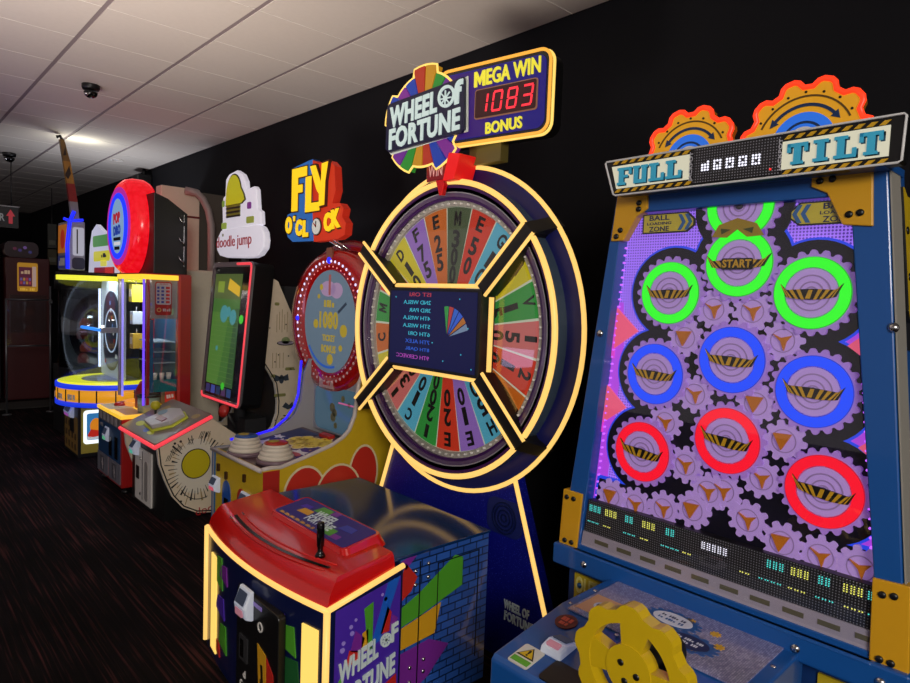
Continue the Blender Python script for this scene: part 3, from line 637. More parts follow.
for (y0_, z0, s_) in ((1.235, 1.565, 1), (1.265, 1.30, 1), (.495, 1.565, -1), (.452, 1.30, -1)):
    b = MB(); b.poly(FP, [(-y0_ - .03*s_, z0 + .075), (-y0_ + .055*s_, z0), (-y0_ - .035*s_, z0 - .065)], -.084, -.076, PK); b.poly(FP, [(-y0_ - .035*s_, z0 + .10), (-y0_ - .028*s_, z0 + .10), (-y0_ - .034*s_, z0 - .10), (-y0_ - .043*s_, z0 - .10)], -.084, -.075, PK2); b.build('light_wedge', pfd)
MGL = lit('magenta board light', 'b848e8', .75)
b = MB(); b.poly(FP, yz([(1.345, .80), (1.262, 1.66), (1.245, 1.66), (1.235, 1.52), (1.29, .80)]), -.085, -.0835, MGL); b.poly(FP, yz([(.418, .80), (.53, 1.66), (.545, 1.66), (.56, 1.52), (.46, .80)]), -.085, -.0835, MGL); b.build('magenta_edge', pfd)
# side LED dotted strips
for s_, ya, yb in ((1, 1.242, 1.325), (-1, .553, .432)):
    b = MB()
    for k in range(40):
        z = 1.92 - k*.025; y = ya + (yb - ya) * (1.93 - z) / 1.1
        b.poly(FP, ell(-y + .004*s_, z, .0035, n=6), -.084, -.074, lit('violet pinpoint', 'c060ff', 1.3))
    o = b.build('pinpoint_lights', pfd); o['kind'] = 'stuff'
# gears
LIL = mat('lilac acrylic gear', '9a80c4', .35, 0, 'a868e0', .25); LIL2 = mat('pale acrylic gear', 'a892c8', .35, 0, 'b888e8', .26); GRV = mat('grooved lilac acrylic', '9880b4', .3, 0, '8860b0', .08)  # gear emission puts in the violet light of the play field LEDs
LC = {'g': lit('green ring light', '2cff24', 1.0, '102010'), 'b': lit('blue ring light', '0f48ff', 1.0, '101830'), 'r': lit('red ring light', 'ff0f2c', 1.0, '301012')}
LD = {'g': lit('green ring edge', '22c020', .75, '102010'), 'b': lit('blue ring edge', '1a38d8', .75, '101830'), 'r': lit('red ring edge', 'd81838', .75, '301012')}
HAZ = mat('hazard yellow', 'c89a1c', .4); CN = {'g': 'green', 'b': 'blue', 'r': 'red'}
for k, (c, y, z) in enumerate(big):
    t0 = -.062 + (.001 if c == 'b' else 0)
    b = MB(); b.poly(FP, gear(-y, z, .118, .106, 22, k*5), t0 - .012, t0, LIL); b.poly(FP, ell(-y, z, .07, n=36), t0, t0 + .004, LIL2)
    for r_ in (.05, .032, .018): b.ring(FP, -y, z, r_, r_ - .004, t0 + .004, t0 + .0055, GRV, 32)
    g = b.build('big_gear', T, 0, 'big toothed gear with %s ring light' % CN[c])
    b = MB(); b.ring(FP, -y, z, .099, .097, t0, t0 + .004, LD[c], 48); b.ring(FP, -y, z, .097, .070, t0, t0 + .006, LC[c], 48); b.ring(FP, -y, z, .070, .067, t0, t0 + .004, LD[c], 48); b.build('ring_light', g)
    b = MB(); b.lathe(FP.p(-y, z, t0 + .004), FP.n, [(.012, 0), (.011, .006), (.004, .008)], mat('dark hub', '3a3244', .3), 16); b.build('hub', g)
    if k == 3: continue
    w_ = .095 if k == 1 else .079
    def cup(u): return .004 * math.cos(u * 2.2) + (.020 * max(0, abs(u) - .78) / .22)
    us = [-1, -.8, -.4, 0, .4, .8, 1]; tilt = -.10 if c == 'r' else (-.04 if c == 'b' else .02)
    lo = [(-y + u*w_*.80, z - .011 - .008*(1 - u*u) + tilt*u*w_) for u in us]; hi = [(-y + u*w_, z + .007 + cup(u) + tilt*u*w_) for u in us]
    b = MB(); tt = t0 + .012
    N_ = 10
    def lerp(L, q):
        q = q * (len(L) - 1); i = min(int(q), len(L) - 2); f_ = q - i; return (L[i][0] + (L[i+1][0] - L[i][0])*f_, L[i][1] + (L[i+1][1] - L[i][1])*f_)
    b.poly(FP, lo + hi[::-1], t0 + .006, tt, BLACK)
    for i in range(N_):
        if k == 1 and 2 < i < 7 or i in (4, 5): continue
        q0, q1 = (i + .08) / N_, (i + .58) / N_
        sh = .05 if i < N_ / 2 else -.05
        A = [lerp(lo, min(1, max(0, q0 + sh))), lerp(lo, min(1, max(0, q1 + sh))), lerp(hi, q1), lerp(hi, q0)]
        b.poly(FP, A, tt, tt + .002, HAZ)
    if k == 1:
        b.poly(FP, rrect(-y - .047, z - .020, -y + .047, z + .014, .006), tt, tt + .002, BLACK); b.text(FP, 'START', -y, z - .002, .085, .024, HAZ, tt + .002, tt + .004, .03)
    else: b.poly(FP, [(-y - .012, z - .016), (-y + .0, z - .016), (-y + .006, z + .008), (-y - .004, z + .008)], tt, tt + .002, HAZ)
    b.build('ball_catcher', g)
small = [(.92, 1.648), (.802, 1.647), (1.005, 1.555), (.713, 1.567), (.962, 1.38), (.773, 1.378), (1.058, 1.275), (.979, 1.152), (.689, 1.284), (.745, 1.162), (.90, 1.085), (1.243, .985), (1.150, .978), (1.045, .992), (.945, 1.015), (.854, 1.098), (.775, 1.030), (.675, .993), (.575, .985), (.478, .985)]
ORG = mat('orange plastic', 'c8761e', .4)
for k, (y, z) in enumerate(small):
    t0 = -.0735 + .0025 * (k % 3)
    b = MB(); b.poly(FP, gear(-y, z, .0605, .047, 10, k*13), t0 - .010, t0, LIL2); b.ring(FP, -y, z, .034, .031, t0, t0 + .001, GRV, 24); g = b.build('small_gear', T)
    b = MB()
    if k % 3 == 2: b.poly(FP, [(-y - .028, z + .020), (-y + .022, z + .022), (-y - .004, z - .026)], t0, t0 + .010, ORG)
    else: b.poly(FP, [(-y - .026, z + .018), (-y - .004, z + .008), (-y + .026, z + .016), (-y + .012, z - .002), (-y + .006, z - .028), (-y - .004, z - .002)], t0, t0 + .008, ORG)
    b.build('orange_flipper', g)
# score board along the bottom
grl = bpy.data.materials.new('perforated black score board'); grl.use_nodes = True; nt = grl.node_tree; bs = nt.nodes['Principled BSDF']; bs.inputs['Roughness'].default_value = .4
vo = dots2d(nt, 130)
cr = nt.nodes.new('ShaderNodeValToRGB'); e = cr.color_ramp.elements; e[0].position = .16; e[0].color = lin('8a8a94'); e[1].position = .26; e[1].color = lin('141416'); nt.links.new(vo.outputs['Distance'], cr.inputs[0]); nt.links.new(cr.outputs[0], bs.inputs['Base Color'])
b = MB(); b.poly(FP, yz([(1.332, .842), (1.318, .958), (.437, .958), (.422, .842)]), -.075, -.045, grl); sb = b.build('score_board', T)
b = MB(); b.poly(FP, yz([(1.338, .785), (1.332, .842), (.422, .842), (.415, .785)]), -.075, -.04, mat('brushed steel apron', 'b0a8b8', .35, .3)); ap = b.build('apron', T)
b = MB()
for i in range(10): b.poly(FP, rect(-1.28 + i*.09, .812, -1.225 + i*.09, .826), -.04, -.038, mat('brass slot label', '6a6650', .4, .4))
b.build('slot_labels', ap)
CY_, YE_, WH_ = lit('cyan score digits', '50e0d8', 1.0), lit('yellow score digits', 'e8e868', 1.0), lit('white score digits', 'f0f0ff', 1.1)
def dots(u, v, n, m, rows, s_=.0018, gap=.017, tall=1):
    for i in range(n):
        for a in range(2):
            for c in range(rows): b.poly(FP, rect(u + i*gap + a*.007 - s_/1.2, v + c*.0062 - s_/1.4, u + i*gap + a*.007 + s_/1.2, v + c*.0062 + s_/1.4), -.045, -.0425, m)
b = MB()
for u, n, m in ((-1.31, 3, CY_), (-1.245, 3, YE_), (-1.165, 2, CY_), (-1.10, 3, YE_), (-1.015, 2, CY_), (-.70, 3, CY_), (-.635, 3, YE_), (-.565, 2, CY_), (-.505, 3, YE_), (-.448, 1, CY_)): dots(u, .922, n, m, 4)
dots(-.895, .915, 5, WH_, 4)
for u, n, m in ((-1.315, 3, CY_), (-1.25, 2, YE_), (-1.17, 3, CY_), (-1.105, 2, YE_), (-1.03, 4, CY_), (-.955, 2, YE_), (-.775, 2, YE_), (-.72, 4, CY_), (-.64, 3, YE_), (-.57, 3, CY_), (-.50, 3, YE_), (-.445, 1, CY_)): dots(u, .882, n, m, 1)
o = b.build('score_digits', sb); o['kind'] = 'stuff'
# loading zone plates and start flag
for y, s_, w_ in ((1.068, 1, .18), (.622, -1, .175)):
    b = MB(); f3 = FP
    P_ = [(-y - .095, 1.885), (-y + .06, 1.885), (-y + .085, 1.905), (-y + .085, 1.925), (-y + .06, 1.948), (-y - .095, 1.948)] if s_ > 0 else [(-y + .095, 1.885), (-y - .06, 1.885), (-y - .085, 1.905), (-y - .085, 1.925), (-y - .06, 1.948), (-y + .095, 1.948)]
    b.poly(FP, P_, -.05, -.044, BLACK); c0 = -y - .005*s_
    b.poly(FP, [(c0 + (x - c0)*.94, 1.9165 + (z - 1.9165)*.86) for x, z in P_], -.044, -.0425, mat('plate yellow', 'c8b83a', .4)); zp = b.build('zone_plate', T)
    b = MB(); navy = mat('navy lettering', '14204a', .4)
    for s__, z, h_, w2 in (('BALL', 1.934, .016, .07), ('LOADING', 1.9165, .009, .085), ('ZONE', 1.899, .016, .07)): b.text(FP, s__, -y - .035*s_ if s_ > 0 else -y + .035, z, w2, h_, navy, -.0425, -.0415, .02)
    for i in range(2):
        u = (-y + .030 + i*.022) if s_ > 0 else (-y - .030 - i*.022)
        b.poly(FP, [(u, 1.892), (u + .012*s_, 1.892), (u + .026*s_, 1.9165), (u + .012*s_, 1.941), (u, 1.941), (u + .014*s_, 1.9165)], -.0425, -.0415, mat('arrow blue', '2a62a0', .4))
    b.build('plate_lettering', zp)
b = MB(); fy_ = -.852; b.poly(FP, [(fy_ - .075, 1.865), (fy_ - .055, 1.90), (fy_, 1.918), (fy_ + .055, 1.90), (fy_ + .078, 1.865), (fy_ + .03, 1.862), (fy_, 1.885), (fy_ - .03, 1.862)], -.050, -.046, mat('ochre flag', 'a08418', .4))
for s_ in (1, -1): b.poly(FP, [(fy_ + s_*.018, 1.885), (fy_ + s_*.045, 1.872), (fy_ + s_*.048, 1.889)], -.046, -.0445, mat('olive arrow', '3c4a12', .5))
b.build('start_flag', T)
# glass over the field
b = MB(); b.poly(FP, yz([(1.335, .80), (1.24, 1.95), (.56, 1.95), (.42, .80)]), -.0385, -.0365, glassmat('field glass', 'ffffff', .045)); b.build('front_glass', T)
# ---- header sign
H = FRONT(1.80, 0, 0); HS = .941
def hz(y, z): return (-y * HS, 1.65 + (z - 1.65) * HS)
b = MB(); b.poly(H, [hz(1.262, 2.03), hz(.500, 2.03), hz(.500, 2.05), hz(1.262, 2.05)], -.20, -.02, BLU); b.build('header_neck', T)
OUT = [hz(1.327, 2.142), hz(.46, 2.150), hz(.455, 2.145), hz(.458, 2.036), hz(.466, 2.031), hz(1.285, 2.024), hz(1.295, 2.029), hz(1.332, 2.136)]
b = MB(); b.poly(H, OUT, -.05, 0, BLACK); hsn = b.build('header_sign', T)
b = MB(); b.tube([H.p(x, z, .002) for x, z in OUT], .0032, mat('white sign edge', 'c8c8c8', .4), 8, True); b.build('sign_edge', hsn)
CRM = lit('backlit cream', 'e6e4cc', .5, 'a8a690')
for a, c, tl in ((1.305, 1.02, 1), (.745, .487, 0)):
    b = MB(); bq = b; b.poly(H, [hz(a, 2.123 if not tl else 2.122), hz(c, 2.127), hz(c, 2.050), hz(a - (.022 if tl else 0), 2.046)], 0, .003, CRM)
    n = 9
    for zz in (2.129, 2.033):
        for i in range(n):
            u0_ = a + (c - a) * (i + .1) / n; u1_ = a + (c - a) * (i + .6) / n; sk = .012
            if tl and zz < 2.1: u0_ -= .012; u1_ -= .012
            b.poly(H, [hz(u0_, zz), hz(u1_, zz), hz(u1_ - sk, zz + .011), hz(u0_ - sk, zz + .011)], 0, .003, HAZ)
    b.build('backlit_panel', hsn)
TEAL = mat('teal lettering', '2f8aa8', .4, 0, '3aa8c8', .25); TDK = mat('dark teal shadow', '1c4a60', .5)
GL = {'F': [(0,0,.58,.15),(.12,0,.44,1),(0,.85,1,1),(.82,.6,1,1),(.42,.42,.74,.57)], 'U': [(0,.85,.44,1),(.08,.18,.36,1),(.56,.85,1,1),(.64,.18,.92,1),(.08,0,.92,.2)],
      'L': [(0,.85,.6,1),(.14,0,.46,1),(0,0,1,.15),(.82,0,1,.42)], 'T': [(0,.83,1,1),(0,.58,.17,1),(.83,.58,1,1),(.33,0,.67,1),(.2,0,.8,.14)], 'I': [(0,.85,1,1),(0,0,1,.15),(.26,0,.74,1)]}
b = MB()
for s_, y, w_ in (('FULL', 1.162, .225), ('TILT', .615, .222)):
    b = MB()
    x, z = hz(y, 2.085); cw = w_ / 4
    for i, ch in enumerate(s_):
        gw = cw * (.9 if ch != 'I' else .62); gx = x - w_/2 + cw*(i + .5) - gw/2; gy = z - .027 + .0005*i
        for q0, q1, q2, q3 in GL[ch]:
            b.poly(H, rect(gx + q0*gw + .003, gy + q1*.054 - .003, gx + q2*gw + .004, gy + q3*.054 - .003), .003, .0045, TDK)
            b.poly(H, rect(gx + q0*gw, gy + q1*.054, gx + q2*gw, gy + q3*.054), .003, .008 + .0001*q0, TEAL)
    b.build('sign_lettering', hsn)
b = MB(); x0_, z0 = hz(1.005, 2.036); x1_, z1 = hz(.752, 2.139); b.poly(H, rect(x0_, z0, x1_, z1), 0, .004, grl); mx_ = b.build('dot_matrix', hsn)
b = MB()
for i in range(5):
    for r_ in range(4):
        for c in range(3):
            if (i, r_, c) in ((0, 3, 0), (0, 3, 1), (1, 2, 1), (2, 1, 1), (3, 2, 1), (4, 1, 1)): continue
            xx = x0_ + .026 + i*.036 + c*.0085; b.poly(H, ell(xx, z0 + .034 + r_*.0075, .0032, n=6), .004, .006, WH_)
b.poly(H, ell(x1_ - .02, z0 + .014, .003, n=8), .004, .006, lit('tiny red light', 'ff3030', 1)); o = b.build('matrix_lights', mx_); o['kind'] = 'stuff'
for y in (1.013, .748):
    b = MB(); x, z = hz(y, 2.087); b.text(H, 'JACKPOT', x, z, .085, .012, mat('grey lettering', 'a8a8b0', .4), .004, .006, .02, 90 if y > 1 else 90); b.build('side_lettering', hsn)
# half gears on top with red neon rim
NR = lit('orange red neon', 'ff3a1a', 1.2); AMB = lit('backlit amber', 'd8981a', .5, 'b07c18'); LBL = lit('backlit sky blue', '2a70e0', .7)
def half_gear(y, r_, teeth, rot):
    cx, cz = hz(y, 2.128)
    g = [p for p in gear(cx, cz, r_, r_*.88, teeth, rot) if p[1] > cz - .002]
    g.sort(key=lambda p: math.atan2(p[1] - cz, p[0] - cx))
    b = MB(); b.poly(H, [(cx + r_*.95, cz - .03)] + g + [(cx - r_*.95, cz - .03)], -.09, -.055, AMB, mat('amber edge', 'a05a10', .4)); o = b.build('half_gear', T)
    b = MB(); b.tube([H.p(x, z, -.055) for x, z in g], .0075, NR, 8); b.build('neon_rim', o)
    b = MB()
    for k in range(9):
        a = R(12 + k*19.5); b.poly(H, ell(cx + r_*.80*math.cos(a), cz + r_*.80*math.sin(a), .0035, n=8), -.055, -.053, BLACK)
    b.sector(H, cx, cz, r_*.72, r_*.75, 25, 155, -.055, -.053, mat('brown line', '5a4010', .5), 20)
    b.sector(H, cx, cz, r_*.57, r_*.62, 42, 138, -.055, -.052, mat('arrow dark blue', '12305a', .4), 16)
    for s_ in (1, -1):
        a = R(90 - s_*48); p0 = Vector((cx + r_*.595*math.cos(a), cz + r_*.595*math.sin(a))); tn = Vector((math.sin(a), -math.cos(a))) * s_; nr = Vector((math.cos(a), math.sin(a)))
        b.poly(H, [tuple(p0 + nr*r_*.07), tuple(p0 + tn*r_*.13), tuple(p0 - nr*r_*.07)], -.055, -.052, mat('arrow dark blue', '12305a'))
    b.sector(H, cx, cz, r_*.05, r_*.48, 0, 180, -.055, -.052, LBL, 24); b.sector(H, cx, cz, r_*.20, r_*.25, 0, 180, -.052, -.051, WHITE, 20); b.sector(H, cx, cz, r_*.30, r_*.34, 0, 180, -.052, -.051, mat('arrow dark blue', '12305a'), 20)
    b.build('gear_print', o)
half_gear(1.058, .150, 10, 0); half_gear(.715, .165, 11, 6)
# gear shaped yellow plate at the right side
f4 = Fr((0, .462, 1.96), (1, 0, 0), (0, .1006, 1)); b = MB()
pts = [(1.985, -.30), (2.0, -.33), (2.005, -.40), (2.32, -.42), (2.32, .0), (2.01, .0), (1.985, .02), (1.97, .02), (1.975, -.03)]
b.poly(f4, pts, -.03, 0, YEL2, BLACK); sp = b.build('side_gear_plate', T)
b = MB(); b.lathe(f4.p(2.10, -.155), f4.n, [(.08, 0), (.08, .003), (.07, .004)], BLACK, 28)
b.build('plate_hole', sp)
for x, z in ((1.995, -.09), (2.0, -.21)):
    b = MB(); b.lathe(f4.p(x, z), f4.n, [(.010, 0), (.010, .003), (.002, .004)], BLACK, 12); b.build('bolt', sp)
# ---- console
ya, yb = 1.198, .590
cp = [(1.90, .70), (1.90, .722), (1.608, .714), (1.303, .659), (1.290, .645), (1.290, 0), (1.90, 0)]
b = MB(); b.prof(cp, yb, ya, BLU); con = b.build('console', T, .006)
def slz(x): return .714 + (x - 1.608) * .0274 if x > 1.608 else .659 + (x - 1.303) * .1803
tf = Fr((1.60, .894, slz(1.60) + .001), (0, -1, 0), (1, 0, .0274))
holo = bpy.data.materials.new('holographic diamond plate'); holo.use_nodes = True; nt = holo.node_tree; bs = nt.nodes['Principled BSDF']; bs.inputs['Roughness'].default_value = .14; bs.inputs['Metallic'].default_value = .5
ck = nt.nodes.new('ShaderNodeTexBrick'); ck.inputs['Scale'].default_value = 45; ck.inputs['Color1'].default_value = lin('c4c0dc'); ck.inputs['Color2'].default_value = lin('9a94b8'); ck.inputs['Mortar'].default_value = lin('6a6a90'); tcn = nt.nodes.new('ShaderNodeTexCoord'); nt.links.new(tcn.outputs['Object'], ck.inputs['Vector']); nt.links.new(ck.outputs['Color'], bs.inputs['Base Color'])
b = MB(); b.poly(tf, rect(-.265, -.015, .265, .285), 0, .004, holo); tp = b.build('console_plate', con)
b = MB()
BLP, PALE = mat('print blue', '24508c', .4), mat('print pale', 'c8ccd8', .4)
for a, c, w_ in ((-.015, .165, .105), (.075, .085, .105), (-.03, .055, .09)):
    b.poly(tf, [(a + (x)*w_/.1, c + z*.62) for x, z in gear(0, 0, .085, .072, 16)], .004, .005, BLP); b.poly(tf, [(a + x*w_/.1, c + z*.62) for x, z in ell(0, 0, .058, n=28)], .005, .006, PALE if a < 0 and c > .1 else mat('print navy', '1a2450', .4))
b.scrib(tf, 10, -.015, .175, .075, .012, mat('print navy', '1a2450'), .006, .0065, .02); b.scrib(tf, 10, -.015, .155, .08, .012, BLP, .006, .0065, .02)
b.scrib(tf, 11, .075, .095, .085, .011, PALE, .006, .0065, .02); b.scrib(tf, 9, .075, .076, .07, .011, PALE, .006, .0065, .02); b.scrib(tf, 4, -.03, .055, .06, .016, PALE, .006, .0065, .02)
for k in range(7):
    a = R(k*51); b.poly(tf, [(.045 + .10*math.cos(a) + x, .125 + .075*math.sin(a) + z) for x, z in gear(0, 0, .016, .011, 8)], .004, .005, HAZ)
b.poly(tf, rect(-.255, .01, -.12, .13), .004, .005, mat('peach print', 'c89a70', .4)); b.poly(tf, ell(-.19, .07, .035, .028, 20), .005, .006, PALE); b.scrib(tf, 7, -.19, .07, .05, .014, mat('print navy', '1a2450'), .006, .0065, .02); b.build('plate_print', tp)
for a, c in ((-.28, .02), (-.28, .15), (-.28, .27), (.28, .03), (.28, .15), (.28, .27), (-.08, -.03), (.1, -.03)):
    b = MB(); b.lathe(tf.p(a, c, 0), tf.n, [(.007, 0), (.007, .003), (.002, .005)], CHROME, 12); b.build('bolt', con)
sf = Fr((1.303, .894, .660), (0, -1, 0), (.305, 0, .055))
card_reader(sf, -.17, .125, .085, .095, con, .035)
b = MB(); b.poly(sf, rrect(-.145, .0, -.01, .085, .01), 0, .004, BLACK); b.build('coin_panel', con)
b = MB(); b.poly(sf, rrect(-.255, .0, -.185, .085, .008), 0, .003, mat('white sticker', 'c8c8c0', .5)); b.poly(sf, [(-.250, .035), (-.190, .035), (-.22, .078)], .003, .004, BLACK); b.poly(sf, [(-.243, .039), (-.197, .039), (-.22, .072)], .004, .005, mat('warning yellow', 'c8a818', .5)); b.text(sf, '!', -.22, .053, .007, .024, BLACK, .005, .006, .02); b.poly(sf, rect(-.25, .008, -.19, .028), .003, .004, mat('lime print', '4fa02c')); b.build('warning_sticker', con)
b = MB(); b.poly(sf, ell(-.23, .235, .034, n=28), 0, .003, mat('maroon badge', '5a1a1c', .4)); b.scrib(sf, 3, -.23, .243, .04, .018, mat('badge red', 'c05040', .4), .003, .004, .03); b.scrib(sf, 3, -.23, .222, .03, .013, mat('badge red', 'c05040'), .003, .004, .03); b.build('round_badge', con)
# yellow crank wheel standing on the console
kc = (1.245, .729, .850); KF = Fr(kc, (0, -1, 0), (0, 0, 1))
holes = []
def bean(a0, a1, r0_, r1_): return arc(0, 0, r1_, r1_, a0, a1, 8) + arc(0, 0, r0_, r0_, a1, a0, 8)
b = MB(); bd = gear(0, 0, .144, .130, 9, 12)
# rim, hub and three webs leave three bean shaped openings
N_ = len(bd)
inner = [(p[0] / math.hypot(*p) * .101, p[1] / math.hypot(*p) * .101) for p in bd]
b.band(KF, bd, inner, -.018, .018, YEL2)
hub_o = ell(0, 0, .056, n=40); b.poly(KF, hub_o, -.0185, .0185, YEL2)
for a in (85, 178, 265, 352): b.poly(KF, arc(0, 0, .105, .105, a - 20, a + 20, 8) + arc(0, 0, .05, .05, a + 28, a - 28, 8), -.0165, .0165, YEL2)
kw = b.build('crank_wheel', T)
for a, c in ((-.018, .012), (.022, -.004), (-.006, -.026)):
    b = MB(); b.lathe(KF.p(a, c, .018), KF.n, [(.0075, 0), (.0075, .002), (.002, .003)], BLACK, 14); b.build('bolt', kw)
b = MB(); b.lathe((1.262, .722, .850), (1, 0, 0), [(.03, 0), (.03, .05), (.045, .06), (.045, .13)], BLACK, 24); b.box((1.33, .682, .66), (1.40, .762, .85), BLACK); b.build('crank_post', T)
# ================================================================== ring light machine (yellow cabinet, round red face)
T = thing('ring_light_machine', 'yellow arcade machine with round red light ring face and two ribbed hit pads', 'arcade machine', (1.95, 3.46, 0))
YC = mat('yellow cabinet print', 'c8a820', .4, noise=.06); RC = mat('red cabinet print', 'a8261e', .4); BLE = mat('blue cabinet edge', '1e5a8c', .45)
PALEE = mat('pale edge trim', 'b8b0ac', .4)
ya, yb = 3.127, 3.796
prof = [(1.55, .0), (1.55, .705), (1.60, .708), (1.655, .703), (1.80, .737), (1.97, .783), (2.05, .822), (2.09, .86), (2.125, .94), (2.14, 1.05), (2.15, 1.13), (2.19, 1.22), (2.55, 1.22), (2.55, 0)]
b = MB(); b.prof(prof, ya, ya + .03, YC); b.poly(RIGHT(ya), [(1.55, .0), (1.55, .70), (1.645, .70), (1.645, 0)], 0, .003, RC); f = RIGHT(ya)
CR_, RB = mat('cream print line', 'dccfa8', .45), mat('bright red print', 'c03024', .35)
for cx, cz, rx, rz, m in ((1.80, .535, .135, .165, CR_), (1.80, .535, .122, .152, RB), (2.19, .60, .105, .17, CR_), (2.19, .60, .093, .157, RB), (2.02, .48, .16, .20, CR_), (2.02, .48, .148, .188, RB), (2.02, .36, .12, .10, CR_)):
    b.poly(f, ell(cx, cz, rx, rz, 32), 0, .0015 + .0006 * (len(b.f) - 30) / 60, m)
sd = b.build('side_panel', T)
b = MB(); b.prof(prof, yb - .012, yb, BLE); b.prof(prof, yb - .03, yb - .012, mat('pale inner side', '9a9698', .4)); b.build('left_panel', T)
ed = [(x, z) for x, z in prof[1:12]]
b = MB(); b.tube([(x, ya + .012, z + .004) for x, z in ed], .014, PALEE, 8); b.tube([(1.545, ya + .012, .705), (1.545, yb - .012, .70)], .013, PALEE, 8); b.build('edge_trim', T)
b = MB(); b.tube([(x - .012, yb - .036, z + .012) for x, z in ((1.66, .735), (1.725, .74), (1.823, .745), (1.939, .766), (2.03, .83), (2.085, .90), (2.112, .98), (2.12, 1.08), (2.13, 1.20))], .0085, lit('deep blue light strip', '2a1cff', 1.1), 8); b.build('side_light_strip', T)
b = MB(); F = FRONT(1.56); b.poly(F, yz([(yb - .03, 0), (yb - .03, .70), (ya + .03, .70), (ya + .03, 0)]), -.02, 0, YC); b.poly(F, yz([(yb, 0), (yb, .69), (yb - .035, .69), (yb - .035, 0)]), -.01, .008, BLE); fp = b.build('front_panel', T)
b = MB()
for yy, c in ((3.60, mat('blue inset', '2050a0', .35)), (3.40, RC)):
    pts = arc(-yy, .47, .055, .075, 0, 180, 12) + [(-yy - .055, .10), (-yy + .055, .10)]
    b.poly(F, pts, 0, .004, c); b.poly(F, rect(-yy - .028, .12, -yy + .028, .44), .004, .006, BLACKG)
b.build('door_insets', fp)
for yy, z in ((3.735, .50), (3.335, .50)): card_reader(F, -yy, z - .005, .115, .10, fp, .05, 'ff6a80')
for yy, z in ((3.71, .60), (3.60, .575), (3.36, .615)):
    b = MB(); b.poly(F, rrect(-yy - .012, z - .022, -yy + .012, z + .022, .004), 0, .012, mat('brown latch', '4a3018', .4, .4)); b.build('latch', fp)
# deck between the panels
DK = mat('plum deck', '4a3038', .35, coat=.3)
b = MB(); b.prof([(1.575, .66), (1.575, .698), (1.66, .70), (2.14, .770), (2.14, .66)], ya + .03, yb - .03, DK); dk = b.build('deck', T)
D = Fr((1.66, 3.46, .7005), (0, -1, 0), (.48, 0, .070))
b = MB(); YB, YD = mat('yellow bubble print', 'd8c440', .4), mat('ochre bubble print', 'a8882a', .4); WHP = mat('white splash print', 'cfd0d0', .4); NV = mat('navy deck print', '1a2a58', .4); PU = mat('purple deck print', '3c2470', .4)
b.poly(D, rect(-.29, .02, -.05, .46), 0, .001, NV); b.poly(D, [(.05, .10), (.29, .05), (.29, .45), (.12, .45)], 0, .001, PU)
for k, (a, c, r_) in enumerate(((-.08, .26, .05), (-.02, .30, .055), (.05, .27, .05), (.10, .33, .055), (.02, .36, .05), (-.05, .36, .045), (.16, .38, .05), (.09, .41, .045), (.20, .43, .04), (-.10, .32, .04))):
    b.poly(D, ell(a, c, r_ + .008, n=18), .001, .002, CR_); b.poly(D, ell(a, c, r_, n=18), .002, .003, YB)
for k in range(22): b.poly(D, ell(-.11 + random.random() * .30, .25 + random.random() * .18, .008, n=8), .003, .0036, YD)
for a, c, w_, h_ in ((-.20, .17, .08, .05), (-.14, .24, .06, .04), (-.24, .28, .06, .03), (.16, .20, .09, .035), (.08, .16, .06, .04), (-.10, .13, .05, .04)):
    b.poly(D, [(a + w_*x, c + h_*y) for x, y in ((-1, -.2), (-.5, .3), (-.6, 1), (0, .5), (.6, .9), (.5, .2), (1, -.3), (.2, -.3), (0, -1), (-.3, -.4))], .001, .0022, WHP)
b.poly(D, ell(.17, .17, .05, .022, 18), .0022, .003, mat('pink red print', 'b05048', .4)); b.poly(D, rect(-.02, .44, .10, .48), .001, .02, RC); b.build('deck_print', dk)
def pad(x, y, top, nm):
    z = .700 + max(0, x - 1.66) * .146
    b = MB(); b.lathe((x, y, z), (0, 0, 1), [(.108, 0), (.108, .018), (.10, .022)], mat('plum pad base', '6a5660', .35), 36); b.lathe((x, y, z + .02), (0, 0, 1), sum([[(.098 - .009*i - .006, .021*i), (.098 - .009*i, .021*i + .007), (.098 - .009*i, .021*i + .014), (.098 - .009*i - .006, .021*i + .021)] for i in range(4)], []), mat('ivory pad rubber', 'c4bcae', .45), 40)
    p = b.build('hit_pad', T, 0, nm)
    b = MB(); b.lathe((x, y, z + .104), (0, 0, 1), [(.066, 0), (.064, .006), (.052, .010), (.002, .012)], top, 32); c = b.build('pad_cap', p)
    b = MB(); b.lathe((x - .01, y + .012, z + .116), (0, 0, 1), [(.034, 0), (.030, .0015), (.002, .002)], mat('olive badge', '9a8a30', .4), 24); b.build('pad_badge', c)
pad(1.655, 3.555, mat('blue pad cap', '1c4a90', .35), 'ribbed hit pad with blue cap'); pad(1.70, 3.275, mat('red pad cap', 'a02818', .35), 'ribbed hit pad with red cap')
# lower back screen and white surround
F = FRONT(2.20)
b = MB(); b.poly(F, yz([(yb - .03, .76), (yb - .03, 1.15), (ya + .03, 1.15), (ya + .03, .76)]), -.05, -.02, mat('pale surround', '8f8f96', .4))
b.poly(F, rrect(-3.735, .775, -3.20, 1.06, .06), -.02, -.012, mat('teal mirror panel', '3a5a70', .15, .3, '6a8ca0', .25)); ls = b.build('lower_screen', T)  # faint panel emission stands in for what the glass reflects
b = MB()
for a, c, r_ in ((-3.52, .93, .03), (-3.49, .90, .025), (-3.51, .87, .03), (-3.40, 1.0, .02), (-3.48, .82, .02), (-3.33, .97, .015)): b.poly(F, ell(a, c, r_, n=14), -.012, -.0105, mat('olive reflection print', '6a6a40', .4))  # olive spots painted on as reflections
b.poly(F, rect(-3.45, .965, -3.22, .975), -.012, -.0105, lit('pink line', 'd86aa0', .5)); b.build('reflection_print', ls)
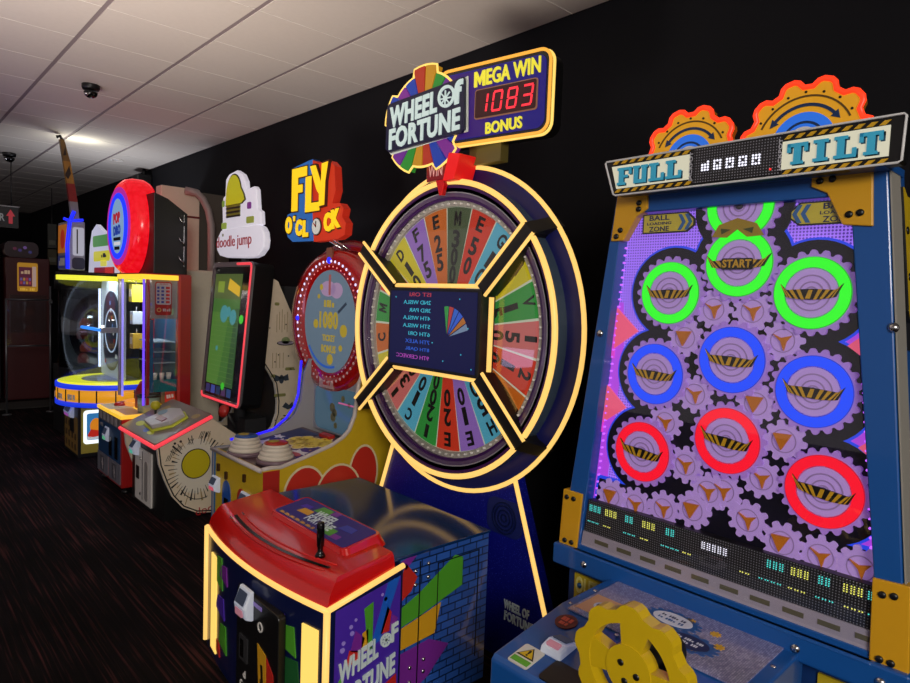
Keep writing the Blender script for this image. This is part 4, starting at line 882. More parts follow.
# red face with two rings of lights around an oval screen
cy, cz = 3.575, 1.475
RDF = mat('glossy red shell', '9c0e0c', .18, coat=1)
b = MB(); F = FRONT(2.20, cy, cz)
prof_ = [(1.0, .0), (1.0, -.06), (.97, -.10)]
N_ = 64
def el(k, rx, rz, t): a = 2*math.pi*k/N_; return F.p(rx*math.cos(a), rz*math.sin(a), t)
rows = [(.30, .325, -.01), (.315, .34, .004), (.44, .41, .004), (.50, .445, -.012), (.525, .465, -.05), (.525, .465, -.16)]
vs = [el(k, rx, rz, t) for rx, rz, t in rows for k in range(N_)]
b.add(vs, [(i*N_ + k, i*N_ + (k+1) % N_, (i+1)*N_ + (k+1) % N_, (i+1)*N_ + k) for i in range(len(rows) - 1) for k in range(N_)], RDF, True)
b.add([el(k, .525, .465, -.16) for k in range(N_)], [tuple(range(N_))], RDF)
fc_ = b.build('red_face', T)
b = MB(); G = FRONT(2.36, 3.70, 1.475); rows = [(.54, .50, 0), (.60, .54, -.05), (.58, .53, -.16), (.3, .3, -.30), (.01, .01, -.33)]
vs = [G.p(rx*math.cos(2*math.pi*k/N_), rz*math.sin(2*math.pi*k/N_), t) for rx, rz, t in rows for k in range(N_)]
b.add(vs, [(i*N_ + k, i*N_ + (k+1) % N_, (i+1)*N_ + (k+1) % N_, (i+1)*N_ + k) for i in range(len(rows) - 1) for k in range(N_)] + [tuple(range(N_))], mat('dark red shell', '8c0c10', .25, coat=.6), True); b.build('rear_shell', T)
LW, LP, LU, LB = lit('white violet light', 'd8d0ff', 1.2), lit('pink light', 'ff9a9a', .7), lit('unlit lens', 'd8a8a8', .25), lit('strong blue light', '1a20ff', 1.4)
for k in range(52):
    a = 2*math.pi*(k + .5)/52; on_ = math.sin(a) > -.35 and not (math.cos(a) > .72 and math.sin(a) < .1)
    b = MB(); b.lathe(F.p(.385*math.cos(a), .385*math.sin(a), .003), F.n, [(.0095, 0), (.008, .004), (.002, .006)], LW if on_ else LU, 10); b.build('ring_lamp', fc_)
b = MB()
for k in range(46):
    a = 2*math.pi*(k + .5)/46; b.lathe(F.p(.342*math.cos(a), .352*math.sin(a), .003), F.n, [(.006, 0), (.005, .003), (.001, .004)], LP if math.sin(a) > 0 else LU, 8)
o = b.build('inner_lamp_row', fc_); o['kind'] = 'stuff'
for a, r_ in ((90, .022), (179, .018)):
    b = MB(); b.lathe(F.p(.385*math.cos(R(a)), .39*math.sin(R(a)), .004), F.n, [(r_, 0), (r_*.8, .008), (.002, .012)], LB, 16); b.build('blue_lamp', fc_)
b = MB(); b.poly(F, rrect(-.035, .40, .035, .47, .012), -.005, .006, mat('tan sticker', '7a4a3a', .4)); b.build('top_sticker', fc_); b = MB(); b.poly(F, [(-.085, -.425), (.085, -.425), (.075, -.37), (-.02, -.385), (-.085, -.36)], -.005, .006, mat('pale badge', 'b09088', .4)); b.scrib(F, 3, 0, -.395, .10, .022, RC, .006, .008, .02); b.build('badge', fc_)
OL = lit('screen ochre text', 'b8a030', .5)
b = MB(); b.poly(F, ell(0, 0, .305, .328, 48), -.03, -.005, lit('oval screen face', '7a92a4', .36, '405060')); sc_ = b.build('oval_screen', fc_)
b = MB(); b.scrib(F, 8, 0, .115, .19, .045, OL, -.005, -.003, .02); b.text(F, '1080', -.005, .01, .22, .11, OL, -.005, -.003, .04); b.text(F, 'TICKET', 0, -.105, .15, .042, OL, -.005, -.003, .03); b.text(F, 'BONUS', 0, -.175, .17, .05, OL, -.005, -.003, .03)
b.poly(F, rect(-.012, .17, .012, .30), -.005, -.003, lit('screen rose', 'b06060', .4)); b.poly(F, [(.10, .07), (.19, .13), (.20, .115), (.11, .055)], -.005, -.003, lit('screen slate', '38485c', .3))
b.sector(F, 0, 0, .285, .30, 215, 285, -.005, -.003, lit('screen blue arc', '2a60c0', .5), 16)
for a, c, r_ in ((-.16, -.02, .03), (.17, -.05, .04), (.02, -.24, .035), (-.1, .22, .02), (.14, -.16, .02), (-.13, .16, .015)): b.poly(F, ell(a, c, r_, n=14), -.005, -.0035, OL)
for a, c, w_ in ((-.02, .21, .09), (.08, .2, .07)): b.poly(F, ell(a, c, w_, .05, 20), -.005, -.0042, lit('screen pink glow', 'b89ac0', .4))
b.build('screen_image', sc_)
# backlit topper with yellow block letters
F = FRONT(2.20)
BB, RB2 = lit('backlit blue', '2a6ab8', .55), lit('backlit red orange', 'd03418', .6)
BL = [(4.085, 2.50), (3.86, 2.525), (3.81, 2.528), (3.80, 2.19), (3.78, 1.995), (4.06, 2.00), (4.13, 2.035), (4.17, 2.10), (4.14, 2.19), (4.075, 2.20)]
RL = [(3.812, 2.52), (3.742, 2.493), (3.60, 2.49), (3.545, 2.45), (3.525, 2.30), (3.56, 2.22), (3.47, 2.215), (3.43, 2.18), (3.445, 2.13), (3.40, 2.09), (3.41, 2.02), (3.484, 1.995), (3.775, 1.989), (3.80, 2.19)]
b = MB(); b.poly(F, yz(BL), -.05, 0, BB, mat('blue sign edge', '123a70', .4)); b.poly(F, yz(RL), -.05, .002, RB2, mat('red sign edge', 'b0281a', .4, 0, 'd03018', .25)); sg = b.build('topper_sign', T)
YLW, ORL, OUTL = lit('letter yellow', 'e8c01a', .8, 'c8a010'), lit('letter orange', 'f0a018', .7), mat('dark letter outline', '3a1a10', .5)
b = MB()
def blk(pts, t, m, g=0):
    c0 = (sum(p[0] for p in pts)/len(pts), sum(p[1] for p in pts)/len(pts))
    b.poly(F, [(p[0] + (p[0]-c0[0])*g, p[1] + (p[1]-c0[1])*g) for p in pts], 0, t, m)
def letter(rects, x0, z0, x1, z1, sk=0, l0=.002):
    for q0, q1, q2, q3 in rects:
        A = [(x0 + (x1-x0)*q + sk*(w - .5)*.05, z0 + (z1-z0)*w + sk*.02*q) for q, w in ((q0, q1), (q2, q1), (q2, q3), (q0, q3))]
        b.poly(F, [(A[0][0] - .009, A[0][1] - .009), (A[1][0] + .009, A[1][1] - .009), (A[2][0] + .009, A[2][1] + .009), (A[3][0] - .009, A[3][1] + .009)], l0, l0 + .003, OUTL)
    for i, (q0, q1, q2, q3) in enumerate(rects):
        A = [(x0 + (x1-x0)*q + sk*(w - .5)*.05, z0 + (z1-z0)*w + sk*.02*q) for q, w in ((q0, q1), (q2, q1), (q2, q3), (q0, q3))]
        b.poly(F, A, l0 + .003, l0 + .008 + .0002*i, YLW)
letter([(0, 0, .40, 1), (.40, .78, 1, 1), (.40, .42, .72, .60)], -4.07, 2.205, -3.875, 2.49)
letter([(0, 0, .40, 1), (.40, 0, 1, .24)], -3.868, 2.185, -3.69, 2.415, 0, .012)
for P_ in ([(-3.80, 2.475), (-3.735, 2.475), (-3.665, 2.36), (-3.675, 2.28), (-3.715, 2.32)], [(-3.655, 2.475), (-3.585, 2.48), (-3.615, 2.36), (-3.62, 2.29), (-3.675, 2.28), (-3.66, 2.37)], [(-3.68, 2.21), (-3.62, 2.215), (-3.615, 2.35), (-3.68, 2.34)]):
    blk(P_, .023, OUTL, .13)
for i, P_ in enumerate(([(-3.80, 2.475), (-3.735, 2.475), (-3.665, 2.36), (-3.675, 2.28), (-3.715, 2.32)], [(-3.655, 2.475), (-3.585, 2.48), (-3.615, 2.36), (-3.62, 2.29), (-3.675, 2.28), (-3.66, 2.37)], [(-3.68, 2.21), (-3.62, 2.215), (-3.615, 2.35), (-3.68, 2.34)])): blk(P_, .028 + .0002*i, YLW)
for ch, u, w_, h_, z in (('O', -4.105, .085, .115, 2.115), ("'", -4.03, .018, .035, 2.155), ('C', -3.965, .08, .11, 2.09), ('L', -3.875, .065, .11, 2.08), ('C', -3.60, .085, .12, 2.105), ('K', -3.505, .095, .12, 2.122)):
    b.text(F, ch, u, z, w_ + .018, h_ + .018, OUTL, .002, .005, .07, 4 if u > -3.7 else 0); b.text(F, ch, u, z, w_, h_, YLW, .005, .013, .06, 6 if u > -3.7 else 0)
b.build('sign_lettering', sg)
b = MB(); b.poly(F, ell(-3.735, 2.085, .058, .058, 28), .002, .010, mat('clock rim', '40281c', .4)); b.poly(F, ell(-3.735, 2.085, .050, .050, 28), .010, .013, lit('clock face', 'd8d4cc', .55)); b.poly(F, [(-3.739, 2.08), (-3.731, 2.08), (-3.73, 2.12), (-3.74, 2.12)], .013, .015, BLACK); b.poly(F, [(-3.737, 2.081), (-3.731, 2.087), (-3.765, 2.112), (-3.768, 2.106)], .013, .015, RC); b.build('clock_badge', sg)
b = MB(); b.tube([(2.25, 3.70, 2.01), (2.42, 3.62, 1.90)], .009, CHROME); b.build('sign_rod', T)
b = MB(); b.tube([(2.25, 3.64, 2.01), (2.42, 3.56, 1.90)], .009, CHROME); b.build('sign_rod', T)

# ================================================================== tilted screen machine (cream doodled side panels)
T = thing('tilted_screen_machine', 'cream arcade machine with tall tilted green screen, red edge light and doodled side panels', 'arcade machine', (2.0, 5.0, 0))
ya, yb = 4.618, 5.40
CRP = mat('cream doodle print', 'dccdb2', .45, noise=.05); INKB = mat('black ink', '141210', .5); TAN = mat('tan ink', 'a08a5c', .5)
plate = [(1.50, .55), (1.515, .42), (1.555, .30), (1.605, .18), (1.68, .085), (1.78, .03), (1.90, .012), (2.62, .012), (2.62, 1.20), (2.50, 1.50), (2.385, 1.735), (2.352, 1.752), (2.335, 1.72), (2.30, 1.42), (2.262, 1.12), (2.33, 1.02), (2.376, .94), (2.398, .80), (2.395, .70), (2.36, .60), (2.28, .52), (2.10, .55), (1.90, .70), (1.86, .715)]
f = RIGHT(ya)
b = MB(); b.poly(f, plate, -.03, 0, CRP, WHITE); pm = b
b = MB(); b.poly(RIGHT(yb), plate, 0, .03, CRP, WHITE); b.build('left_side_plate', T)
b = pm; E_ = [(1.512, .55), (1.527, .42), (1.566, .305), (1.615, .188), (1.688, .097), (1.785, .042), (1.90, .026)]
for pth, off in ((E_, 0), ([(2.278, 1.115), (2.345, 1.015), (2.39, .94), (2.412, .80), (2.41, .70), (2.375, .59), (2.29, .508)], 0)):
    b.tube([f.p(x, z, .001) for x, z in pth], .005, INKB, 6)
c0 = (1.775, .375); random.seed(3)
b.poly(f, ell(c0[0], c0[1], .16, .20, 24), 0, .0006, mat('pale centre print', 'ddd6c4', .45))
for k in range(46):
    a = k * 360 / 46; r0_ = .16 + .03 * ((k * 7) % 5) / 5; r1_ = r0_ + .05 + .06 * ((k * 5) % 7) / 7
    p0 = (c0[0] + r0_*.82*math.cos(R(a)), c0[1] + r0_*math.sin(R(a))); p1 = (c0[0] + r1_*.82*math.cos(R(a)), c0[1] + r1_*math.sin(R(a)))
    if p1[0] < 1.54 + max(0, .32 - p1[1]) * .5 or p1[1] < .05 or p1[1] > .54 + max(0, p1[0] - 1.55) * .35: continue
    w_ = .0035 if k % 3 else .007; nx, ny = -math.sin(R(a))*w_, math.cos(R(a))*w_
    b.poly(f, [(p0[0]-nx*.4, p0[1]-ny*.4), (p1[0]-nx, p1[1]-ny), (p1[0]+nx, p1[1]+ny), (p0[0]+nx*.4, p0[1]+ny*.4)], 0, .0012, INKB if k % 4 else TAN)
for a, c, w_, q in ((1.60, .50, .05, 60), (1.64, .52, .04, 66), (1.57, .46, .04, 40), (1.72, .56, .04, 80), (1.80, .60, .05, 95), (1.84, .60, .04, 100)):
    for j in range(3): b.poly(f, [(a + .012*j - w_*.3, c - w_*.5), (a + .012*j - w_*.3 + .004, c - w_*.5), (a + .012*j + .01, c + w_*.5), (a + .012*j + .005, c + w_*.5)], 0, .001, INKB)
b.poly(f, ell(1.77, .395, .105, .11, 32), .0006, .0022, INKB); b.poly(f, ell(1.77, .395, .098, .103, 32), .0022, .003, mat('plain yellow print', 'c8b81c', .4))
b.tube([f.p(x, z, .001) for x, z in arc(1.80, .33, .16, .20, 215, 290, 10)], .003, INKB, 6); b.text(f, 'doodle jump', 1.98, .055, .42, .075, mat('red script lettering', 'a82020', .45), 0, .002, .0, 8)
for a, c in ((1.665, .075 + .06), (1.62, .56), (1.66, .57)): b.poly(f, ell(a, c, .009, n=10), 0, .0015, INKB)
# tower doodles: saucer, winged blob, dashes
for i in range(5): b.poly(f, rect(2.38 + i*.022, 1.34 + .02*(i % 2), 2.384 + i*.022, 1.48 + .02*(i % 3)), 0, .001, TAN)
for i in range(4): b.poly(f, rect(2.35 + i*.03, 1.06, 2.354 + i*.03, 1.18), 0, .001, TAN)
b.poly(f, ell(2.46, 1.255, .075, .02, 24), 0, .001, INKB); b.poly(f, ell(2.46, 1.257, .068, .015, 24), .001, .002, mat('grey lilac print', '9a90a0', .4)); b.poly(f, ell(2.46, 1.275, .035, .028, 20), 0, .002, mat('sage print', '8a9a6a', .4))
GI = mat('grey ink', '3a4450', .5)
b.poly(f, ell(2.43, .97, .022, .035, 16), 0, .001, GI); b.poly(f, [(2.43, .985), (2.375, 1.01), (2.365, .96), (2.40, .955)], 0, .001, GI); b.poly(f, [(2.43, .985), (2.485, 1.01), (2.495, .96), (2.46, .955)], 0, .001, GI)
b.poly(f, [(2.44, .75), (2.47, .785), (2.50, .76), (2.53, .785), (2.54, .74), (2.49, .725)], 0, .001, GI)
for a, c, w_ in ((2.42, .845, .05), (2.50, 1.05, .04), (2.36, 1.0, .02), (2.47, .65, .04), (2.38, 1.56, .02), (2.46, .56, .05)): b.poly(f, rrect(a - w_, c - .012, a + w_, c + .012, .01), 0, .001, mat('moss print', '8a8a50', .4))
for k in range(14): b.poly(f, ell(2.32 + random.random()*.22, .62 + random.random()*.9, .006, n=8), 0, .001, INKB)
sp = b.build('side_plate', T)
# body and inner back
b = MB(); b.prof([(1.56, .0), (1.56, .56), (1.88, .69), (2.10, .54), (2.30, .49), (2.60, .49), (2.60, 0)], ya + .03, yb - .03, BLACK); bd = b.build('body', T)
b = MB(); b.prof([(2.46, .49), (2.46, 1.7), (2.56, 1.7), (2.56, .49)], ya + .03, yb - .03, DGREY); b.build('back_board', T)
F = FRONT(1.56)
b = MB(); b.poly(F, rrect(-5.26, .03, -4.89, .435, .01), 0, .012, WHITE); b.poly(F, rect(-5.09, .05, -5.08, .42), .012, .014, DGREY); b.poly(F, rrect(-5.23, .19, -5.16, .29, .005), .012, .016, BLACK); b.poly(F, rrect(-5.03, .06, -4.96, .36, .03), .012, .016, mat('pale inset', '8f8c88', .4)); b.poly(F, ell(-5.12, .36, .012, n=12), .012, .02, CHROME); b.poly(F, ell(-5.12, .09, .012, n=12), .012, .02, CHROME); dr = b.build('coin_door', T, .003)
card_reader(F, -5.22, .43, .13, .13, dr, .075, '6adfc0')
for yy in (4.78, 5.25):
    b = MB(); b.lathe((1.66, yy, 0), (0, 0, 1), [(.03, 0), (.03, .012), (.012, .015), (.012, .03)], CHROME, 16); b.build('levelling_foot', T)
# sloping console with red light edge
zt = lambda x: .572 + (x - 1.49) * .455
cp = [(1.485, .53), (1.485, .572), (1.875, .749), (1.875, .705)]
b = MB(); b.prof(cp, ya - .005, yb + .005, mat('grey console print', '7a6e6a', .35, coat=.3)); cm = b
PKL = lit('coral light strip', 'f0424e', .95)
e0, e1, e2, e3 = (1.482, yb + .008, zt(1.482) - .02), (1.482, ya - .008, zt(1.482) - .02), (1.878, ya - .008, zt(1.878) - .02), (1.878, yb + .008, zt(1.878) - .02)
D = Fr((1.68, 5.01, zt(1.68) + .001), (0, -1, 0), (1, 0, .455))
for a, c, w_, h_, m in ((-.20, -.12, .07, .03, mat('lime yellow print', 'c8d040', .4)), (-.12, .10, .09, .04, mat('sage print', '8a9a6a')), (.22, .0, .07, .05, mat('grey lilac print', '9a90a0')), (.02, -.14, .05, .03, mat('blue print', '4a62c8', .4)), (.12, -.15, .06, .02, MATS['lime yellow print']), (-.25, .1, .05, .04, TAN), (.28, .14, .05, .03, TAN)):
    b.poly(D, ell(a, c, w_, h_, 18), 0, .0015, m)
cn = b.build('console', T)
b = MB(); b.tube([e3, e0, e1, e2], .015, PKL, 8); b.build('edge_light_strip', cn)
b = MB(); pd = [(-.12, -.11), (.10, -.13), (.22, -.03), (.20, .09), (.06, .12), (-.08, .08)]
b.poly(D, [(x*1.12 + .02, y*1.12) for x, y in pd], .0, .016, MATS['lime yellow print']); b.poly(D, [(x + .02, y) for x, y in pd], .016, .05, mat('pale pod plastic', 'b8b4b8', .35)); pp = b.build('display_pod', cn, .012)
b = MB(); b.poly(D, rrect(.03, -.06, .17, -.015, .008), .05, .056, mat('dark red display', '4a1412', .3, 0, '901810', .2)); b.poly(D, ell(-.03, .02, .05, .035, 20), .05, .053, mat('sky print', '7a9ab0', .4)); b.build('pod_display', pp)
b = MB(); q = D.p(-.145, -.02, 0); b.tube([q, q + Vector((0, 0, .075))], .008, BLACK); st_ = b.build('joystick', T)
b = MB(); b.lathe(q + Vector((0, 0, .062)), (0, 0, 1), [(.036*math.sin(R(a)), .036 - .036*math.cos(R(a))) for a in range(0, 181, 15)], mat('yellow ball plastic', 'b8b020', .3), 24); b.build('ball_knob', st_)
b = MB(); b.tube([q + Vector((-.03, .02, .01)), q + Vector((-.06, -.10, .012)), q + Vector((-.08, -.22, .006))], .007, BLACK); b.build('joystick_guard', st_)
# tilted screen
SF = Fr((2.088, 4.965, .765), (0, -1, 0), (.094, 0, 1.105))
hgt = 1.11
b = MB(); b.poly(SF, rrect(-.365, 0, .365, hgt, .04), -.17, 0, BLACK); scn = b.build('screen_housing', T, .01)
b = MB(); b.band(SF, rrect(-.368, -.003, .368, hgt + .003, .04), rrect(-.335, .035, .335, hgt - .035, .03), 0, .012, mat('grey screen rim', '6a5e62', .3)); rim = b.build('screen_rim', scn)
b = MB(); b.tube([SF.p(x, y, .012) for x, y in [(-.352, .05)] + arc(-.32, .045, .032, .032, 180, 270, 4) + arc(.32, .045, .032, .032, 270, 360, 4) + arc(.32, hgt - .045, .032, .032, 0, 90, 4) + [(.10, hgt - .013)]], .010, PKL, 8); b.build('rim_light_strip', rim)
b = MB()
b.poly(SF, rect(-.335, .035, .335, hgt - .035), -.002, .001, BLACKG)
SG = [lit('screen green %d' % i, c, .38) for i, c in enumerate(('4e8a3a', '5f9a40', '3a6a38', '7aa050'))]
b.poly(SF, rect(-.31, .13, .19, hgt - .09), .001, .002, SG[0]); b.poly(SF, [(-.31, .13), (-.10, .13), (.02, hgt - .40), (-.31, hgt - .40)], .002, .003, SG[1]); b.poly(SF, [(.06, .13), (.19, .13), (.19, .75), (.12, .75)], .002, .003, SG[2])
for i in range(14): b.poly(SF, rect(-.30, .16 + .04*i, .17, .163 + .04*i), .003, .0035, SG[3])
b.poly(SF, rect(-.31, .82, .19, hgt - .09), .003, .004, lit('screen olive', '5a7038', .45)); b.poly(SF, [(-.05, .90), (.17, .84), (.17, .92), (-.03, .985)], .004, .005, lit('screen gold', 'd8b030', .7)); b.poly(SF, rect(-.24, .87, -.12, .96), .004, .005, lit('screen lime', '8aa83a', .5))
for a, c, r_ in ((-.08, .70, .07), (.09, .68, .06), (-.16, .42, .02), (.0, .72, .04)): b.poly(SF, ell(a, c, r_, n=20), .004, .005, lit('screen aqua', '4aa0a8', .5))
b.poly(SF, ell(.24, .67, .035, n=16), .003, .005, lit('screen bright green', '40d030', .6)); b.poly(SF, ell(.02, .13, .03, n=14), .004, .006, lit('screen bright green', '40d030'))
for i in range(5): b.poly(SF, rect(-.30 + i*.10, .055, -.225 + i*.10, .12), .001, .003, lit('screen icon %d' % i, ('3a3a78', '4a5ab8', '28406a', '5a3a6a', '30508a')[i], .4))
b.build('screen_image', scn)
b = MB(); b.tube([(2.25, 4.965, .60), (2.25, 4.965, .80)], .05, DGREY); b.box((2.22, 4.80, .49), (2.40, 5.13, .64), DGREY); b.build('screen_stand', T)
b = MB(); b.lathe((2.02, 4.70, .74), (-1, 0, .3), [(.05, 0), (.05, .02), (.04, .04), (.01, .05)], RC, 20); b.tube([(2.10, 4.70, .60), (2.03, 4.70, .735)], .012, DGREY); b.build('red_button', T)
# white cloud topper
F = FRONT(2.20)
WB_ = lit('backlit white', 'd0ccdc', .52, 'c8c8cc')
b = MB(); cl = [(5.345, 2.075), (5.362, 2.03), (5.345, 1.98), (5.29, 1.935), (5.15, 1.915), (4.82, 1.905), (4.66, 1.905), (4.58, 1.92), (4.50, 1.97), (4.485, 2.03), (4.505, 2.095), (4.55, 2.135), (4.60, 2.15), (5.05, 2.15), (5.27, 2.14)]
b.poly(F, yz(cl), -.055, 0, WB_); tp = b.build('topper_sign', T, .012)
b = MB(); hill = [(5.275, 2.14), (5.26, 2.22), (5.272, 2.36), (5.25, 2.41), (5.215, 2.42), (5.205, 2.55), (5.14, 2.585), (5.0, 2.60), (4.90, 2.56), (4.845, 2.50), (4.83, 2.43), (4.80, 2.435), (4.69, 2.445), (4.655, 2.42), (4.63, 2.27), (4.58, 2.25), (4.565, 2.15)]
b.poly(F, yz(hill), -.05, -.01, WB_); hb = b.build('topper_back', tp, .008)
b = MB(); GR, YP = mat('black sign print', '18160e', .5), lit('backlit lime yellow', 'c8c01c', .5)
dome = [(-5.18, 2.335)] + arc(-5.04, 2.40, .135, .165, 180, 20, 14) + [(-4.86, 2.40), (-4.84, 2.36), (-4.90, 2.335)]
b.poly(F, [(-5.04 + (x + 5.04)*1.08, 2.42 + (z - 2.42)*1.07) for x, z in dome], -.01, -.004, GR); b.poly(F, dome, -.004, .0, YP)
for i in range(3): b.poly(F, rect(-5.17, 2.235 + i*.033, -4.92, 2.248 + i*.033), -.01, .0, GR); b.poly(F, rect(-5.17, 2.248 + i*.033, -4.92, 2.266 + i*.033), -.01, -.002, mat('olive sign print', '7a7a20', .4))
for a, c, w_, m in ((-5.22, 2.17, .045, 'a8c04a'), (-4.74, 2.19, .06, 'a8b04a'), (-4.76, 2.30, .03, '8a3a9a'), (-5.24, 2.35, .02, '8ab04a')): b.poly(F, rrect(-abs(a) - w_, c - .02, a + w_, c + .03, .012), -.01, -.003, lit('sign print ' + m, m, .35))
b.build('topper_print', hb)
b = MB(); b.text(F, 'doodle jump', -5.02, 2.033, .65, .115, lit('sign red script', 'b02a34', .35), 0, .004, .0, 1); b.poly(F, ell(-5.22, 2.10, .012, n=12), 0, .003, mat('moss print', '8a8a50')); b.build('topper_lettering', tp)
b = MB(); b.box((2.26, 4.93, 1.82), (2.29, 5.0, 1.96), DGREY); b.build('topper_bracket', T)
# ================================================================== red machine with the round disc sign
T = thing('disc_sign_machine', 'red glass-fronted arcade machine with a round glowing red disc sign', 'arcade machine', (1.78, 5.79, 0))
RD5 = mat('red painted cabinet', '9c1616', .35, coat=.3); BL5 = mat('blue door print', '14406c', .4); SIL = mat('silver frame', 'a8a8ac', .3, .6)
ya, yb = 5.455, 6.12
b = MB(); b.prof([(1.505, .05), (1.505, .60), (2.03, .60), (2.03, .05)], ya, yb, RD5); bd = b.build('base_cabinet', T, .005)
for x, y in ((1.55, 5.50), (1.55, 6.07), (1.98, 5.50), (1.98, 6.07)):
    b = MB(); b.lathe((x, y, 0), (0, 0, 1), [(.03, 0), (.03, .02), (.012, .025), (.012, .05)], BLACK, 14); b.build('levelling_foot', T)
F = FRONT(1.505)
b = MB(); b.poly(F, yz([(yb - .02, .24), (yb - .02, .52), (ya + .03, .52), (ya + .03, .24)]), 0, .006, BL5); b.poly(F, yz([(yb - .02, .52), (yb - .02, .60), (ya + .03, .60), (ya + .03, .52)]), 0, .006, mat('grey slot strip', '6a6468', .4))
for i in range(5): b.poly(F, rect(-6.06 + i*.11, .53, -6.0 + i*.11, .59), .006, .008, mat('pale slot', '9a9498', .4))
b.poly(F, rect(-5.78, .26, -5.70, .42), .006, .009, BLACKG); b.poly(F, rect(-5.62, .26, -5.54, .44), .006, .009, BLACKG); b.scrib(F, 4, -6.0, .48, .10, .03, SIL, .006, .008, .02); dp = b.build('blue_door', T)
card_reader(F, -5.83, .425, .13, .13, dp, .045, '70d8a0')
for u in (-5.965, -5.625):
    b = MB(); b.poly(F, rrect(u - .16, .07, u + .15, .235, .01), 0, .006, mat('grey lower door', '70707a', .4)); b.poly(F, rect(u - .07, .09, u + .05, .215), .006, .008, mat('grey inset', '50505a', .4)); b.poly(F, [(u - .01, .20), (u + .02, .14), (u, .14), (u + .01, .10), (u - .03, .16), (u - .01, .16)], .008, .010, mat('pale slot', '9a9498')); b.build('lower_door', T)
# yellow lit play table
YT = lit('yellow table light', 'ffc83c', .85); 
b = MB(); b.prof([(1.495, .605), (1.495, .632), (1.94, .632), (1.94, .605)], ya - .008, yb + .008, YT); tb = b.build('play_table', T)
D = TOPF(.632, 1.60, 5.82)
b = MB(); b.poly(D, rrect(-.28, -.09, .02, .10, .02), 0, .002, mat('cream print panel', 'c8b89a', .4)); b.poly(D, rrect(.03, -.06, .34, .08, .02), 0, .002, mat('salmon print panel', 'c08a60', .4)); b.poly(D, rrect(-.22, .0, -.06, .09, .01), .002, .004, WHITE); b.build('table_print', tb)
b = MB(); b.lathe((1.64, 5.96, .636), (0, 0, 1), [(.055, 0), (.055, .012), (.045, .022), (.03, .028), (.002, .03)], mat('red push button', 'b01c1c', .3), 24); b.build('push_button', tb)
b = MB(); b.ring(TOPF(.634, 1.80, 5.95), 0, 0, .15, .12, 0, .03, lit('orange ring light', 'f09a40', .7), 40); b.build('table_ring', tb)
b = MB(); px_, py_ = 1.735, 5.545
b.lathe((px_, py_, .634), (0, 0, 1), [(.085, 0), (.085, .125), (.079, .125), (.079, .006)], mat('pale green frosted pot', '8aa294', .15, coat=.5), 32); pt = b.build('glass_pot', T)
b = MB(); b.ring(TOPF(.759, px_, py_), 0, 0, .092, .074, 0, .014, mat('dark pot rim', '2a2a24', .4), 36); b.build('pot_rim', pt)
# glass box
def post(x, y, r, m, nm, z0=.70, z1=1.72): b = MB(); b.box((x - r, y - r, z0), (x + r, y + r, z1), m); return b.build(nm, T, .003)
post(1.668, ya + .013, .008, lit('violet light strip', '7a4cff', 1.0), 'corner_light_strip'); post(1.70, ya + .02, .012, RD5, 'corner_post'); post(1.668, yb - .013, .013, SIL, 'corner_post'); post(1.668, yb - .09, .008, lit('pale violet strip', '9a90ff', .8), 'inner_light_strip')
b = MB(); b.box((1.93, ya - .004, .0), (2.035, ya + .05, 1.755), RD5); b.box((1.93, ya - .006, .64), (1.95, ya - .003, 1.75), mat('light red edge', 'c04038', .35)); b.build('rear_post', T, .004)
b = MB(); b.box((1.93, yb - .05, .60), (2.03, yb, 1.745), RD5); b.build('rear_post', T)
b = MB(); b.poly(FRONT(1.656), yz([(yb, .635), (yb, 1.715), (ya, 1.715), (ya, .80)]) if False else yz([(yb, .775), (yb, 1.715), (ya, 1.715), (ya, .775)]), -.003, 0, GLASS); b.build('front_glass', T)
b = MB(); b.poly(RIGHT(ya + .002), [(1.66, .775), (1.66, 1.715), (1.93, 1.715), (1.93, .775)], -.003, 0, GLASS); b.build('side_glass', T)
YB5 = lit('yellow light bar', 'ffd23a', 1.0)
b = MB(); b.prof([(1.650, 1.715), (1.650, 1.755), (1.93, 1.755), (1.93, 1.715)], ya - .005, yb + .005, YB5); lb = b.build('top_light_bar', T)
b = MB(); b.prof([(1.66, 1.755), (1.66, 1.765), (2.03, 1.765), (2.03, 1.755)], ya, yb, RD5); b.build('roof', T)
f = RIGHT(ya + .01)
b = MB(); b.poly(f, [(1.715, 1.40), (1.715, 1.715), (1.93, 1.715), (1.93, 1.40)], -.03, -.01, mat('grey poster board', '8a868c', .4)); b.poly(f, rrect(1.755, 1.43, 1.885, 1.70, .02), -.01, -.006, RD5); b.poly(f, rrect(1.762, 1.515, 1.878, 1.69, .015), -.006, -.004, mat('white poster', 'b4b0bc', .4))
for r_ in range(5):
    zz = 1.652 - r_*.029
    for x, w_, m in ((1.778, .018, mat('poster blue', '28409a', .4)), (1.812, .022, mat('poster blue', '28409a')), (1.852, .030, mat('poster red', 'b02020', .4))): b.poly(f, rrect(x - w_/2, zz - .009, x + w_/2, zz + .009, .003), -.004, -.003, m)
b.scrib(f, 7, 1.82, 1.682, .06, .008, mat('poster red', 'b02020'), -.004, -.003, .01); b.scrib(f, 6, 1.845, 1.472, .06, .022, mat('white poster', 'b4b0bc'), -.006, -.004, .03); b.ring(f, 1.785, 1.472, .018, .011, -.006, -.004, mat('gold poster ring', 'c0a060', .4), 18); b.build('payout_poster', T)
b = MB(); b.prof([(1.94, .64), (1.94, 1.71), (1.96, 1.71), (1.96, .64)], ya + .05, yb - .05, mat('teal back wall', '1c4a6c', .4)); b.poly(f, [(1.72, .80), (1.72, 1.39), (1.745, 1.39), (1.745, .80)], -.02, -.01, mat('teal pillar', '1e5a86', .4)); b.build('inner_wall', T)
b = MB()
